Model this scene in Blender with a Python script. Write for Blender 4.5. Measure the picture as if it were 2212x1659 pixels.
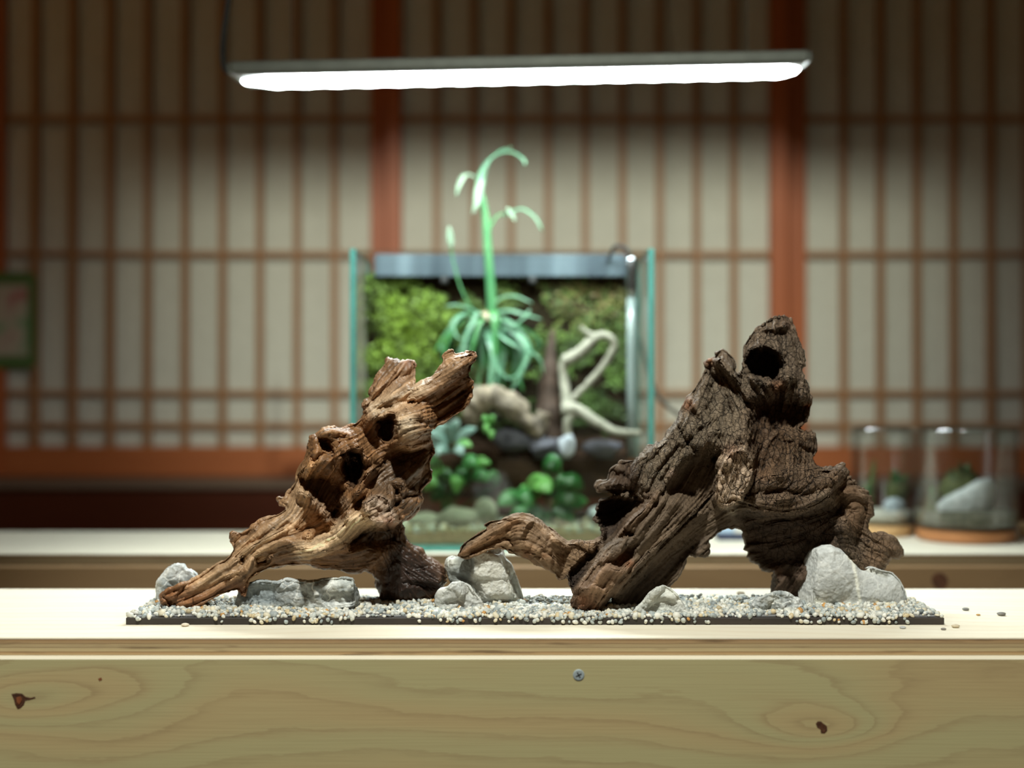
import bpy, math, random
import numpy as np
from mathutils import Vector

random.seed(7)
RNG = np.random.default_rng(7)
S = bpy.context.scene
COL = S.collection
for _o in list(bpy.data.objects):
    bpy.data.objects.remove(_o)

# ------------------------------------------------------------------ camera, world, lights, exposure
F = 3072.0                       # focal length in pixels of the 2212 px wide frame
CX, CY = 1106.0, 829.5
BT = 0.42                        # height of the bench tops
CZ = BT + 0.1766                 # camera height

def at(u, v, d):
    return Vector(((u - CX) / F * d, d, CZ - (v - CY) / F * d))

cam = bpy.data.cameras.new('camera')
cam.lens, cam.sensor_width = 50.0, 36.0
cam.dof.use_dof = True
cam.dof.focus_distance = 1.055
cam.dof.aperture_fstop = 2.9
cam.clip_start = 0.05
cam_o = bpy.data.objects.new('camera', cam)
cam_o.location = (0, 0, CZ)
cam_o.rotation_euler = (math.pi / 2, 0, 0)
COL.objects.link(cam_o)
S.camera = cam_o

S.view_settings.view_transform = 'Standard'
S.view_settings.look = 'None'
S.view_settings.gamma = 1.0
S.view_settings.use_curve_mapping = False
S.view_settings.exposure = 0.0
S.cycles.use_denoising = True
S.cycles.max_bounces = 8
S.cycles.transparent_max_bounces = 24
S.cycles.caustics_reflective = False
S.cycles.caustics_refractive = False

world = bpy.data.worlds.new('world')
S.world = world
world.use_nodes = True
world.node_tree.nodes['Background'].inputs[0].default_value = (1.0, 0.52, 0.18, 1)
world.node_tree.nodes['Background'].inputs[1].default_value = 0.035

def area(name, loc, target, sx, sy, power, colour, spread=180):
    l = bpy.data.lights.new(name, 'AREA')
    l.shape = 'RECTANGLE'
    l.size, l.size_y = sx, sy
    l.energy, l.color = power, colour
    l.spread = math.radians(spread)
    o = bpy.data.objects.new(name, l)
    o.location = loc
    d = Vector(target) - Vector(loc)
    o.rotation_euler = d.to_track_quat('-Z', 'Y').to_euler()
    COL.objects.link(o)
    return o

# spotlight at the far end of the room behind the camera; an added unseen board (added_light_stop) cuts its beam above the wall's upper rail
spot = bpy.data.lights.new('room_spotlight', 'SPOT')
spot.energy, spot.color = 560.0, (0.96, 1.0, 0.86)
spot.spot_size, spot.spot_blend, spot.shadow_soft_size = math.radians(19.2), 1.0, 0.045
spot_o = bpy.data.objects.new('room_spotlight', spot)
SPOT_AT = Vector((0.15, -2.2, 2.75))
spot_o.location = SPOT_AT
spot_o.rotation_euler = (Vector((0.07, 2.4, 0.85)) - SPOT_AT).to_track_quat('-Z', 'Y').to_euler()
COL.objects.link(spot_o)
# ceiling lamp above the front of the bench, the hard key light of the layout
rl = bpy.data.lights.new('room_lamp', 'SPOT')
rl.energy, rl.color = 119.0, (0.98, 1.0, 0.92)
rl.spot_size, rl.spot_blend, rl.shadow_soft_size = math.radians(46), 0.5, 0.045
rl_o = bpy.data.objects.new('room_lamp', rl)
rl_o.location = (-0.1, 0.25, 1.80)
rl_o.rotation_euler = (Vector((0.02, 1.03, 0.42)) - Vector((-0.1, 0.25, 1.80))).to_track_quat('-Z', 'Y').to_euler()
COL.objects.link(rl_o)
# warm lamp of the next room, up and to the left
area('warm_lamp', (-1.6, 0.6, 2.0), (-0.6, 2.4, 0.9), 0.4, 0.4, 1.6, (1.0, 0.42, 0.09))
LED_STRENGTH = 62.0

# ------------------------------------------------------------------ object helpers
ORG = {}

def link(o, parent=None):
    COL.objects.link(o)
    if parent is not None:
        o.parent = parent
    return o

def thing(name, label, cat, loc=(0, 0, 0), group=None):
    o = bpy.data.objects.new(name, None)
    o.empty_display_size = 0.02
    o.location = loc
    link(o)
    ORG[o.name] = Vector(loc)
    tag(o, label, cat, group)
    return o

def tag(o, label, cat, group=None, kind=None):
    o['label'] = label
    o['category'] = cat
    if group:
        o['group'] = group
    if kind:
        o['kind'] = kind
    return o

def structure(name, loc=(0, 0, 0)):
    o = bpy.data.objects.new(name, None)
    o.location = loc
    link(o)
    ORG[o.name] = Vector(loc)
    o['kind'] = 'structure'
    return o

def mesh(name, verts, faces, mat, parent=None, smooth=False, base=None, attrs=None):
    """verts in world coordinates; the origin is the parent's, or the middle of the underside for a top-level mesh"""
    v = np.asarray(verts, dtype=np.float64).reshape(-1, 3)
    if parent is not None:
        org = np.array(ORG[parent.name])
    elif base is not None:
        org = np.array(base)
    else:
        org = np.array([(v[:, 0].min() + v[:, 0].max()) / 2, (v[:, 1].min() + v[:, 1].max()) / 2, v[:, 2].min()])
    me = bpy.data.meshes.new(name)
    vl = v - org
    if isinstance(faces, np.ndarray) and faces.ndim == 2:
        nf, k = faces.shape
        me.vertices.add(len(vl))
        me.vertices.foreach_set('co', vl.astype(np.float32).ravel())
        me.loops.add(nf * k)
        me.loops.foreach_set('vertex_index', faces.astype(np.int32).ravel())
        me.polygons.add(nf)
        me.polygons.foreach_set('loop_start', np.arange(0, nf * k, k, dtype=np.int32))
        me.update(calc_edges=True)
    else:
        me.from_pydata(vl.tolist(), [], [list(map(int, f)) for f in faces])
        me.update()
    if attrs:
        for an, (ty, arr) in attrs.items():
            a = me.attributes.new(an, ty, 'POINT')
            if ty == 'FLOAT_COLOR':
                c4 = np.ones((len(v), 4), dtype=np.float32)
                c4[:, :3] = arr
                a.data.foreach_set('color', c4.ravel())
            elif ty == 'FLOAT':
                a.data.foreach_set('value', np.asarray(arr, dtype=np.float32))
    if smooth:
        me.polygons.foreach_set('use_smooth', np.ones(len(me.polygons), dtype=bool))
    mats = mat if isinstance(mat, (list, tuple)) else [mat]
    for m in mats:
        me.materials.append(m)
    o = bpy.data.objects.new(name, me)
    if parent is None:
        o.location = org
    link(o, parent)
    ORG[o.name] = Vector(org)
    return o

def share(src, name, parent, offset, rot=None, scale=None):
    o = src.copy()
    o.name = name
    o.location = offset
    if rot is not None:
        o.rotation_euler = rot
    if scale is not None:
        o.scale = scale
    o.parent = parent
    COL.objects.link(o)
    return o

def boxg(x0, x1, y0, y1, z0, z1, bev=0.0):
    """bevelled box as verts, faces"""
    if bev <= 0:
        v = [(x, y, z) for x in (x0, x1) for y in (y0, y1) for z in (z0, z1)]
        f = [(0, 1, 3, 2), (4, 6, 7, 5), (0, 4, 5, 1), (2, 3, 7, 6), (0, 2, 6, 4), (1, 5, 7, 3)]
        return v, f
    b = bev
    v, idx = [], {}
    for i, x in enumerate((x0, x1)):
        for j, y in enumerate((y0, y1)):
            for k, z in enumerate((z0, z1)):
                sx, sy, sz = (1 - 2 * i), (1 - 2 * j), (1 - 2 * k)
                idx[i, j, k, 0] = len(v); v.append((x, y + sy * b, z + sz * b))
                idx[i, j, k, 1] = len(v); v.append((x + sx * b, y, z + sz * b))
                idx[i, j, k, 2] = len(v); v.append((x + sx * b, y + sy * b, z))
    f = []
    I = idx
    f.append([I[0,0,0,0], I[0,0,1,0], I[0,1,1,0], I[0,1,0,0]])
    f.append([I[1,0,0,0], I[1,1,0,0], I[1,1,1,0], I[1,0,1,0]])
    f.append([I[0,0,0,1], I[1,0,0,1], I[1,0,1,1], I[0,0,1,1]])
    f.append([I[0,1,0,1], I[0,1,1,1], I[1,1,1,1], I[1,1,0,1]])
    f.append([I[0,0,0,2], I[0,1,0,2], I[1,1,0,2], I[1,0,0,2]])
    f.append([I[0,0,1,2], I[1,0,1,2], I[1,1,1,2], I[0,1,1,2]])
    for j in (0, 1):
        for k in (0, 1):
            f.append([I[0,j,k,1], I[1,j,k,1], I[1,j,k,2], I[0,j,k,2]])
    for i in (0, 1):
        for k in (0, 1):
            f.append([I[i,0,k,0], I[i,1,k,0], I[i,1,k,2], I[i,0,k,2]])
    for i in (0, 1):
        for j in (0, 1):
            f.append([I[i,j,0,0], I[i,j,1,0], I[i,j,1,1], I[i,j,0,1]])
    for i in (0, 1):
        for j in (0, 1):
            for k in (0, 1):
                f.append([I[i,j,k,0], I[i,j,k,1], I[i,j,k,2]])
    return v, f

def fixn(o):
    import bmesh
    bm = bmesh.new()
    bm.from_mesh(o.data)
    bmesh.ops.recalc_face_normals(bm, faces=bm.faces)
    bm.to_mesh(o.data)
    bm.free()
    return o

def box(name, x0, x1, y0, y1, z0, z1, mat, parent=None, bev=0.0):
    v, f = boxg(x0, x1, y0, y1, z0, z1, bev)
    return fixn(mesh(name, v, f, mat, parent))

def spline(pts, n):
    """Catmull-Rom resampling"""
    P = np.array([list(p) for p in pts], dtype=float)
    if len(P) == 2:
        t = np.linspace(0, 1, n)[:, None]
        return P[0] * (1 - t) + P[1] * t
    E = np.vstack([2 * P[0] - P[1], P, 2 * P[-1] - P[-2]])
    out = []
    for s in np.linspace(0, len(P) - 1 - 1e-9, n):
        i = int(s)
        t = s - i
        p0, p1, p2, p3 = E[i], E[i + 1], E[i + 2], E[i + 3]
        out.append(0.5 * ((2 * p1) + (-p0 + p2) * t + (2 * p0 - 5 * p1 + 4 * p2 - p3) * t * t + (-p0 + 3 * p1 - 3 * p2 + p3) * t ** 3))
    return np.array(out)

def tubeg(pts, radii, sides=10):
    P = np.asarray(pts, dtype=float)
    n = len(P)
    R = np.interp(np.linspace(0, 1, n), np.linspace(0, 1, len(np.atleast_1d(radii))), np.atleast_1d(radii))
    T = np.gradient(P, axis=0)
    T /= np.linalg.norm(T, axis=1)[:, None] + 1e-12
    ref = np.array([0.1, 0.97, 0.2])
    v, f = [], []
    A = None
    for i in range(n):
        if A is None:
            A = np.cross(T[i], ref)
        A = A - T[i] * np.dot(A, T[i])
        A /= np.linalg.norm(A) + 1e-12
        B = np.cross(T[i], A)
        for k in range(sides):
            a = 2 * math.pi * k / sides
            v.append(P[i] + R[i] * (math.cos(a) * A + math.sin(a) * B))
    for i in range(n - 1):
        for k in range(sides):
            a, b = i * sides + k, i * sides + (k + 1) % sides
            f.append((a, b, b + sides, a + sides))
    f.append(tuple(range(sides - 1, -1, -1)))
    f.append(tuple((n - 1) * sides + k for k in range(sides)))
    return np.array(v), f

def tube(name, pts, radii, mat, parent=None, sides=10, n=None, noise=0.0, freq=120.0, base=None):
    P = spline(pts, n or max(2, 8 * (len(pts) - 1)))
    v, f = tubeg(P, radii, sides)
    if noise:
        nn = fbm(v * freq, 3)
        c = np.repeat(P, sides, axis=0)
        d = v - c
        v = c + d * (1 + noise * nn)[:, None]
    return fixn(mesh(name, v, f, mat, parent, smooth=True, base=base))

def latheg(profile, cx, cy, seg=40):
    v, f = [], []
    for r, z in profile:
        for k in range(seg):
            a = 2 * math.pi * k / seg
            v.append((cx + r * math.cos(a), cy + r * math.sin(a), z))
    for i in range(len(profile) - 1):
        for k in range(seg):
            a, b = i * seg + k, i * seg + (k + 1) % seg
            f.append((a, b, b + seg, a + seg))
    return v, f

def lathe(name, profile, cx, cy, mat, parent=None, seg=40, smooth=True):
    v, f = latheg(profile, cx, cy, seg)
    if profile[0][0] > 1e-6:
        f.append(tuple(range(seg - 1, -1, -1)))
    return fixn(mesh(name, v, f, mat, parent, smooth=smooth))

def leafg(pts, width, n=12, fold=0.25, up=(0, -0.5, 1), prof=None, thick=0.0006):
    """leaf blade with a midrib fold and real thickness along a curve"""
    P = spline(pts, n)
    T = np.gradient(P, axis=0)
    T /= np.linalg.norm(T, axis=1)[:, None] + 1e-12
    up = np.array(up, dtype=float)
    v, f = [], []
    for i in range(n):
        t = i / (n - 1)
        w = width * (prof(t) if prof else (math.sin(math.pi * min(1, 0.12 + 0.88 * t)) ** 0.7))
        w = max(w, width * 0.04)
        side = np.cross(T[i], up)
        side /= np.linalg.norm(side) + 1e-12
        nrm = np.cross(side, T[i])
        for top in (1, -1):
            o = nrm * thick * top
            v += [P[i] - side * w / 2 + nrm * fold * w / 2 + o * 0.3, P[i] + o, P[i] + side * w / 2 + nrm * fold * w / 2 + o * 0.3]
    for i in range(n - 1):
        a, b = i * 6, (i + 1) * 6
        f += [(a, a + 1, b + 1, b), (a + 1, a + 2, b + 2, b + 1)]
        f += [(a + 4, a + 3, b + 3, b + 4), (a + 5, a + 4, b + 4, b + 5)]
        f += [(a + 3, a, b, b + 3), (a + 2, a + 5, b + 5, b + 2)]
    e = (n - 1) * 6
    f += [(0, 3, 4, 1), (1, 4, 5, 2), (e, e + 1, e + 4, e + 3), (e + 1, e + 2, e + 5, e + 4)]
    return v, f

def leaf(name, pts, width, mat, parent, **k):
    v, f = leafg(pts, width, **k)
    return mesh(name, v, f, mat, parent, smooth=True)

# ------------------------------------------------------------------ numpy noise
_perm = RNG.permutation(256)
_perm = np.concatenate([_perm, _perm, _perm])
_grad = RNG.normal(size=(256, 3))
_grad /= np.linalg.norm(_grad, axis=1)[:, None]

def perlin(p):
    p = np.asarray(p, dtype=np.float32)
    i = np.floor(p).astype(np.int64)
    f = p - i
    i &= 255
    w = f * f * f * (f * (f * 6 - 15) + 10)
    r = np.zeros(len(p), dtype=np.float32)
    for dx in (0, 1):
        for dy in (0, 1):
            for dz in (0, 1):
                h = _perm[_perm[_perm[i[:, 0] + dx] + i[:, 1] + dy] + i[:, 2] + dz] & 255
                g = _grad[h]
                d = g[:, 0] * (f[:, 0] - dx) + g[:, 1] * (f[:, 1] - dy) + g[:, 2] * (f[:, 2] - dz)
                k = (w[:, 0] if dx else 1 - w[:, 0]) * (w[:, 1] if dy else 1 - w[:, 1]) * (w[:, 2] if dz else 1 - w[:, 2])
                r += (d * k).astype(np.float32)
    return r * 1.5

def fbm(p, octaves=4, ridged=False):
    a, s, r = 1.0, 0.0, 0.0
    p = np.array(p, dtype=np.float32)
    for _ in range(octaves):
        n = perlin(p)
        if ridged:
            n = 1 - 2 * np.abs(n)
        r = r + a * n
        s += a
        a *= 0.5
        p = p * 2.03 + 17.1
    return r / s

# ------------------------------------------------------------------ materials
class Mat:
    def __init__(self, name):
        self.m = bpy.data.materials.new(name)
        self.m.use_nodes = True
        self.t = self.m.node_tree
        self.b = self.t.nodes['Principled BSDF']
        self.out = self.t.nodes['Material Output']

    def n(self, kind, **kw):
        nd = self.t.nodes.new('ShaderNode' + kind)
        for k, v in kw.items():
            if k.startswith('i_'):
                nd.inputs[k[2:].replace('_', ' ')].default_value = v
            else:
                setattr(nd, k, v)
        return nd

    def l(self, a, b):
        self.t.links.new(a, b)

    def obj(self, scale=(1, 1, 1), rot=(0, 0, 0), loc=(0, 0, 0)):
        tc = self.n('TexCoord')
        mp = self.n('Mapping')
        mp.inputs['Scale'].default_value = scale
        mp.inputs['Rotation'].default_value = rot
        mp.inputs['Location'].default_value = loc
        self.l(tc.outputs['Object'], mp.inputs['Vector'])
        return mp.outputs[0]

    def noise(self, vec, scale, detail=3, rough=0.5, dist=0.0):
        nd = self.n('TexNoise')
        nd.inputs['Scale'].default_value = scale
        nd.inputs['Detail'].default_value = detail
        nd.inputs['Roughness'].default_value = rough
        nd.inputs['Distortion'].default_value = dist
        self.l(vec, nd.inputs['Vector'])
        return nd.outputs['Fac']

    def ramp(self, fac, stops, interp='LINEAR'):
        r = self.n('ValToRGB')
        r.color_ramp.interpolation = interp
        e = r.color_ramp.elements
        while len(e) < len(stops):
            e.new(0.5)
        for k, (p, c) in enumerate(stops):
            e[k].position = p
            e[k].color = (*c, 1) if len(c) == 3 else c
        self.l(fac, r.inputs['Fac'])
        return r.outputs['Color']

    def math(self, op, a, b=None, c=None):
        nd = self.n('Math', operation=op)
        for k, x in enumerate((a, b, c)):
            if x is None:
                continue
            if isinstance(x, (int, float)):
                nd.inputs[k].default_value = x
            else:
                self.l(x, nd.inputs[k])
        return nd.outputs[0]

    def mix(self, fac, a, b, mode='MIX'):
        nd = self.n('Mix', data_type='RGBA', blend_type=mode)
        for k, x in ((0, fac), (6, a), (7, b)):
            if isinstance(x, (int, float)):
                nd.inputs[k].default_value = x
            elif isinstance(x, tuple):
                nd.inputs[k].default_value = (*x, 1)
            else:
                self.l(x, nd.inputs[k])
        return nd.outputs[2]

    def bump(self, h, strength=0.3, dist=0.001, prev=None):
        nd = self.n('Bump')
        nd.inputs['Strength'].default_value = strength
        nd.inputs['Distance'].default_value = dist
        self.l(h, nd.inputs['Height'])
        if prev is not None:
            self.l(prev, nd.inputs['Normal'])
        return nd.outputs[0]

    def set(self, **kw):
        for k, v in kw.items():
            i = self.b.inputs[k.replace('_', ' ')]
            if isinstance(v, (int, float)):
                i.default_value = v
            elif isinstance(v, tuple):
                i.default_value = (*v, 1) if len(v) == 3 else v
            else:
                self.l(v, i)
        return self

def mottled(name, c1, c2, scale=20, stretch=(1, 1, 1), rough=0.6, bump=0.15, dist=0.001, detail=4, **kw):
    m = Mat(name)
    v = m.obj(stretch)
    n = m.noise(v, scale, detail, 0.55)
    m.set(Base_Color=m.ramp(n, [(0.3, c1), (0.7, c2)]), Roughness=rough, **kw)
    if bump:
        m.set(Normal=m.bump(n, bump, dist))
    return m.m

def leafmat(name, c1, c2, scale=60, rough=0.4, trans=0.25):
    m = Mat(name)
    v = m.obj()
    n = m.noise(v, scale, 3)
    c = m.ramp(n, [(0.3, c1), (0.7, c2)])
    m.set(Base_Color=c, Roughness=rough)
    tr = m.n('BsdfTranslucent')
    m.l(c, tr.inputs['Color'])
    mx = m.n('MixShader')
    mx.inputs[0].default_value = trans
    m.l(m.b.outputs[0], mx.inputs[1])
    m.l(tr.outputs[0], mx.inputs[2])
    m.l(mx.outputs[0], m.out.inputs['Surface'])
    return m.m

def thinglass(name, tint=(0.96, 0.99, 0.98), ior=1.5, gain=1.0, rough=0.01, cap=0.3):
    """thin sheet of glass: a Fresnel share is mirrored, the rest goes straight through"""
    m = Mat(name)
    v = m.obj()
    sm = m.noise(v, 9.0, 2)
    fr = m.n('Fresnel')
    fr.inputs['IOR'].default_value = ior
    tr = m.n('BsdfTransparent')
    tr.inputs['Color'].default_value = (*tint, 1)
    gl = m.n('BsdfGlossy')
    m.l(m.math('MULTIPLY_ADD', sm, 0.05, rough), gl.inputs['Roughness'])
    mx = m.n('MixShader')
    m.l(m.math('MINIMUM', m.math('MULTIPLY', fr.outputs[0], gain), cap), mx.inputs[0])
    m.l(tr.outputs[0], mx.inputs[1])
    m.l(gl.outputs[0], mx.inputs[2])
    m.l(mx.outputs[0], m.out.inputs['Surface'])
    return m.m

def board_wood(name, knots, pale, mid, dark, freq=1.0, line=0.5, seed=0.0, plane='xz', nstretch=1.0):
    """sawn softwood: growth-ring contour lines running along x, bending round the given knots (x, z, size)"""
    m = Mat(name)
    tc = m.n('TexCoord')
    sp = m.n('SeparateXYZ')
    m.l(tc.outputs['Object'], sp.inputs[0])
    X, Z = sp.outputs[0], sp.outputs[2 if plane == 'xz' else 1]
    v1 = m.obj((2.6 * nstretch, 2.0, 9.0), loc=(seed, seed, seed))
    big = m.noise(v1, 1.0, 1.5, 0.4)
    v2 = m.obj((9, 9, 60), loc=(seed, 0, seed))
    med = m.noise(v2, 1.0, 5, 0.65)
    h = m.math('MULTIPLY_ADD', big, 9.0 * freq, m.math('MULTIPLY', Z, 46.0 * freq))
    h = m.math('MULTIPLY_ADD', med, 1.3, h)
    core = None
    for kx, kz, ks in knots:
        dx = m.math('DIVIDE', m.math('SUBTRACT', X, kx), 2.8 * ks)
        dz = m.math('DIVIDE', m.math('SUBTRACT', Z, kz), ks)
        d2 = m.math('ADD', m.math('MULTIPLY', dx, dx), m.math('MULTIPLY', dz, dz))
        gauss = m.math('POWER', 2.718, m.math('MULTIPLY', d2, -0.55))
        h = m.math('MULTIPLY_ADD', gauss, 2.6 * freq, h)
    fr = m.math('FRACT', h)
    saw = m.math('MULTIPLY', m.math('POWER', fr, 6.0), m.math('MULTIPLY_ADD', med, 1.8, 0.0))
    fall = m.math('SUBTRACT', 1.0, m.math('POWER', fr, 22.0))
    saw = m.math('MULTIPLY', saw, fall)
    band = m.math('MULTIPLY_ADD', m.math('SINE', m.math('MULTIPLY', h, 2.2)), 0.5, 0.5)
    fine = m.noise(m.obj((14, 14, 900) if plane == 'xz' else (14, 700, 14)), 1.0, 3)
    tone = m.noise(m.obj((3, 3, 14), loc=(seed + 3, 0, 0)), 1.0, 3)
    c = m.mix(m.math('MULTIPLY_ADD', band, 0.55, m.math('MULTIPLY', tone, 0.5)), pale, mid)
    c = m.mix(m.math('MULTIPLY', saw, line), c, dark)
    c = m.mix(m.math('MULTIPLY', m.math('SUBTRACT', fine, 0.45), 0.5), c, dark)
    m.set(Base_Color=c, Roughness=0.55)
    m.set(Normal=m.bump(m.math('MULTIPLY_ADD', saw, -0.4, fine), 0.12, 0.0006))
    return m.m

def woody(name, c1, c2, scale=1.0, axis=2, rough=0.45, fine=1.0):
    """planed timber with grain along one axis"""
    m = Mat(name)
    st = [70.0 * fine] * 3
    st[axis] = 2.5
    v = m.obj(tuple(st))
    n = m.noise(v, scale, 4, 0.6)
    b = m.noise(m.obj((3, 3, 3)), 1.0, 2)
    c = m.mix(m.math('MULTIPLY', b, 0.6), m.ramp(n, [(0.25, c1), (0.75, c2)]), tuple(0.7 * a for a in c1))
    m.set(Base_Color=c, Roughness=rough, Normal=m.bump(n, 0.1, 0.0006))
    return m.m

M_stile = woody('red_brown_stile_wood', (0.42, 0.10, 0.025), (0.53, 0.145, 0.04), axis=2, rough=0.42)
M_rail = woody('red_brown_rail_wood', (0.42, 0.12, 0.034), (0.54, 0.165, 0.05), axis=0, rough=0.42)
M_bar = woody('lattice_bar_wood', (0.34, 0.165, 0.07), (0.44, 0.225, 0.10), axis=2, rough=0.5)
M_barh = woody('lattice_cross_bar_wood', (0.36, 0.18, 0.075), (0.45, 0.235, 0.105), axis=0, rough=0.5)
M_kamachi = woody('dark_step_wood', (0.06, 0.013, 0.006), (0.10, 0.025, 0.009), axis=0, rough=0.3)
M_sill = woody('sill_wood', (0.14, 0.09, 0.06), (0.2, 0.13, 0.085), axis=0, rough=0.4)
m_ = Mat('shoji_paper')
_n = m_.noise(m_.obj((40, 40, 40)), 1.0, 5, 0.7)
_c = m_.ramp(_n, [(0.3, (0.60, 0.585, 0.49)), (0.7, (0.66, 0.645, 0.545))])
m_.set(Base_Color=_c, Roughness=0.9)
M_paper = m_.m
M_floor = woody('dark_floor_boards', (0.12, 0.07, 0.04), (0.2, 0.12, 0.07), axis=0)
M_plaster = mottled('plaster', (0.4, 0.33, 0.22), (0.46, 0.38, 0.27), 30)

KN_FRONT = [(at(45, 1512, 0.979).x, at(45, 1512, 0.979).z - 0.0, 0.011), (at(1773, 1568, 0.979).x, at(1773, 1568, 0.979).z, 0.010),
            (at(1740, 1535, 0.979).x, at(1740, 1535, 0.979).z, 0.022), (at(230, 1490, 0.979).x, at(230, 1490, 0.979).z, 0.018)]
M_front_board = board_wood('front_board_wood', [(x, z, s) for x, z, s in KN_FRONT],
                           (0.49, 0.46, 0.235), (0.54, 0.405, 0.20), (0.30, 0.19, 0.095), freq=0.9, line=0.6)
M_back_board = board_wood('second_board_wood', [(0.45, 0.38, 0.012)], (0.23, 0.15, 0.075), (0.20, 0.125, 0.06), (0.15, 0.09, 0.045), freq=0.7, line=0.3, seed=5.0)
M_top = board_wood('bench_top_veneer', [], (0.86, 0.81, 0.67), (0.84, 0.77, 0.61), (0.66, 0.52, 0.34), freq=1.6, line=0.55, seed=2.0, plane='xy', nstretch=0.5)
M_top2 = board_wood('second_top_veneer', [], (0.62, 0.61, 0.50), (0.60, 0.56, 0.45), (0.5, 0.43, 0.32), freq=1.2, line=0.3, seed=9.0, plane='xy')

def plyedge(name='plywood_edge', gain=1.0):
    m = Mat(name)
    tc = m.n('TexCoord')
    sp = m.n('SeparateXYZ')
    m.l(tc.outputs['Object'], sp.inputs[0])
    w = m.noise(m.obj((5, 1, 1)), 1.0, 2)
    z = m.math('MULTIPLY_ADD', w, 0.0012, sp.outputs[2])
    lay = m.n('ValToRGB')
    lay.color_ramp.interpolation = 'LINEAR'
    st = [(0.0, (0.5, 0.4, 0.24)), (0.16, (0.38, 0.25, 0.12)), (0.19, (0.16, 0.10, 0.05)), (0.22, (0.5, 0.42, 0.25)), (0.40, (0.46, 0.40, 0.24)),
          (0.43, (0.2, 0.13, 0.07)), (0.47, (0.42, 0.36, 0.22)), (0.62, (0.44, 0.35, 0.2)), (0.65, (0.18, 0.115, 0.06)), (0.69, (0.45, 0.33, 0.18)),
          (0.84, (0.36, 0.235, 0.12)), (0.87, (0.2, 0.12, 0.06)), (0.9, (0.5, 0.38, 0.22))]
    e = lay.color_ramp.elements
    while len(e) < len(st):
        e.new(0.5)
    for k, (p, c) in enumerate(st):
        e[k].position = p
        e[k].color = (*c, 1)
    m.l(m.math('DIVIDE', m.math('SUBTRACT', z, 0.0006), 0.0125), lay.inputs['Fac'])
    gr = m.noise(m.obj((40, 40, 900)), 1.0, 4, 0.65)
    fl = m.noise(m.obj((16, 10, 260), rot=(0, 0.03, 0)), 1.0, 3, 0.6)
    dk = m.ramp(fl, [(0.57, (0, 0, 0)), (0.70, (0.75, 0.75, 0.75))])
    c = m.mix(dk, lay.outputs[0], (0.10, 0.06, 0.032))
    c = m.mix(m.math('MULTIPLY', gr, 0.4), c, (0.28, 0.2, 0.11))
    c = m.mix(1.0, c, (gain, gain * 0.93, gain * 0.85), 'MULTIPLY')
    m.set(Base_Color=c, Roughness=0.75, Normal=m.bump(gr, 0.3, 0.0008))
    return m.m
M_ply = plyedge()
M_ply2 = plyedge('second_plywood_edge', 0.42)

M_lit_lip = mottled('lit_lip_wood', (0.74, 0.68, 0.52), (0.82, 0.77, 0.62), 300, stretch=(0.05, 1, 1), rough=0.7)  # front board's top lip, lightened for the light that falls on it
M_metal = mottled('zinc_screw', (0.36, 0.44, 0.46), (0.5, 0.58, 0.6), 900, rough=0.5, Metallic=0.25)
M_dark = mottled('screw_slot', (0.03, 0.03, 0.03), (0.06, 0.06, 0.06), 900)
M_knot = mottled('wood_knot', (0.045, 0.018, 0.008), (0.12, 0.045, 0.018), 320, rough=0.6, bump=0.4)
M_knotred = mottled('knot_heart', (0.2, 0.06, 0.02), (0.28, 0.09, 0.03), 300)
M_board = mottled('black_base_board', (0.018, 0.014, 0.012), (0.045, 0.035, 0.028), 90, stretch=(0.2, 1, 1), rough=0.5)
M_housing = mottled('anodised_lamp_housing', (0.10, 0.108, 0.096), (0.13, 0.14, 0.125), 60, rough=0.35, Metallic=0.3)
M_panel = mottled('lamp_underside', (0.62, 0.66, 0.68), (0.70, 0.74, 0.76), 60, rough=0.3)
M_cord = mottled('black_cord', (0.006, 0.0055, 0.005), (0.012, 0.011, 0.01), 200, rough=0.8)
M_greycord = mottled('grey_cord', (0.09, 0.085, 0.07), (0.13, 0.12, 0.1), 200, rough=0.5)
m_ = Mat('led_diffuser')
_n = m_.noise(m_.obj((40, 40, 40)), 1.0, 1)
em = m_.n('Emission')
m_.l(m_.ramp(_n, [(0.0, (0.86, 0.98, 1.0)), (1.0, (0.92, 1.0, 0.98))]), em.inputs['Color'])
em.inputs['Strength'].default_value = LED_STRENGTH
m_.l(em.outputs[0], m_.out.inputs['Surface'])
M_led = m_.m

# ------------------------------------------------------------------ setting: floor, wall, shoji doors
mesh('floor', [(-2.2, -2.8, 0), (2.2, -2.8, 0), (2.2, 2.62, 0), (-2.2, 2.62, 0)], [(0, 1, 2, 3)], M_floor)['kind'] = 'structure'
fixn(mesh('wall_back', *boxg(-2.2, 2.2, 2.52, 2.60, 0, 2.2), M_plaster))['kind'] = 'structure'

DN, DF = 2.40, 2.44            # near and far sliding track
def uz(v, d):
    return at(0, v, d).z
def ux(u, d):
    return at(u, 0, d).x

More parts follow.
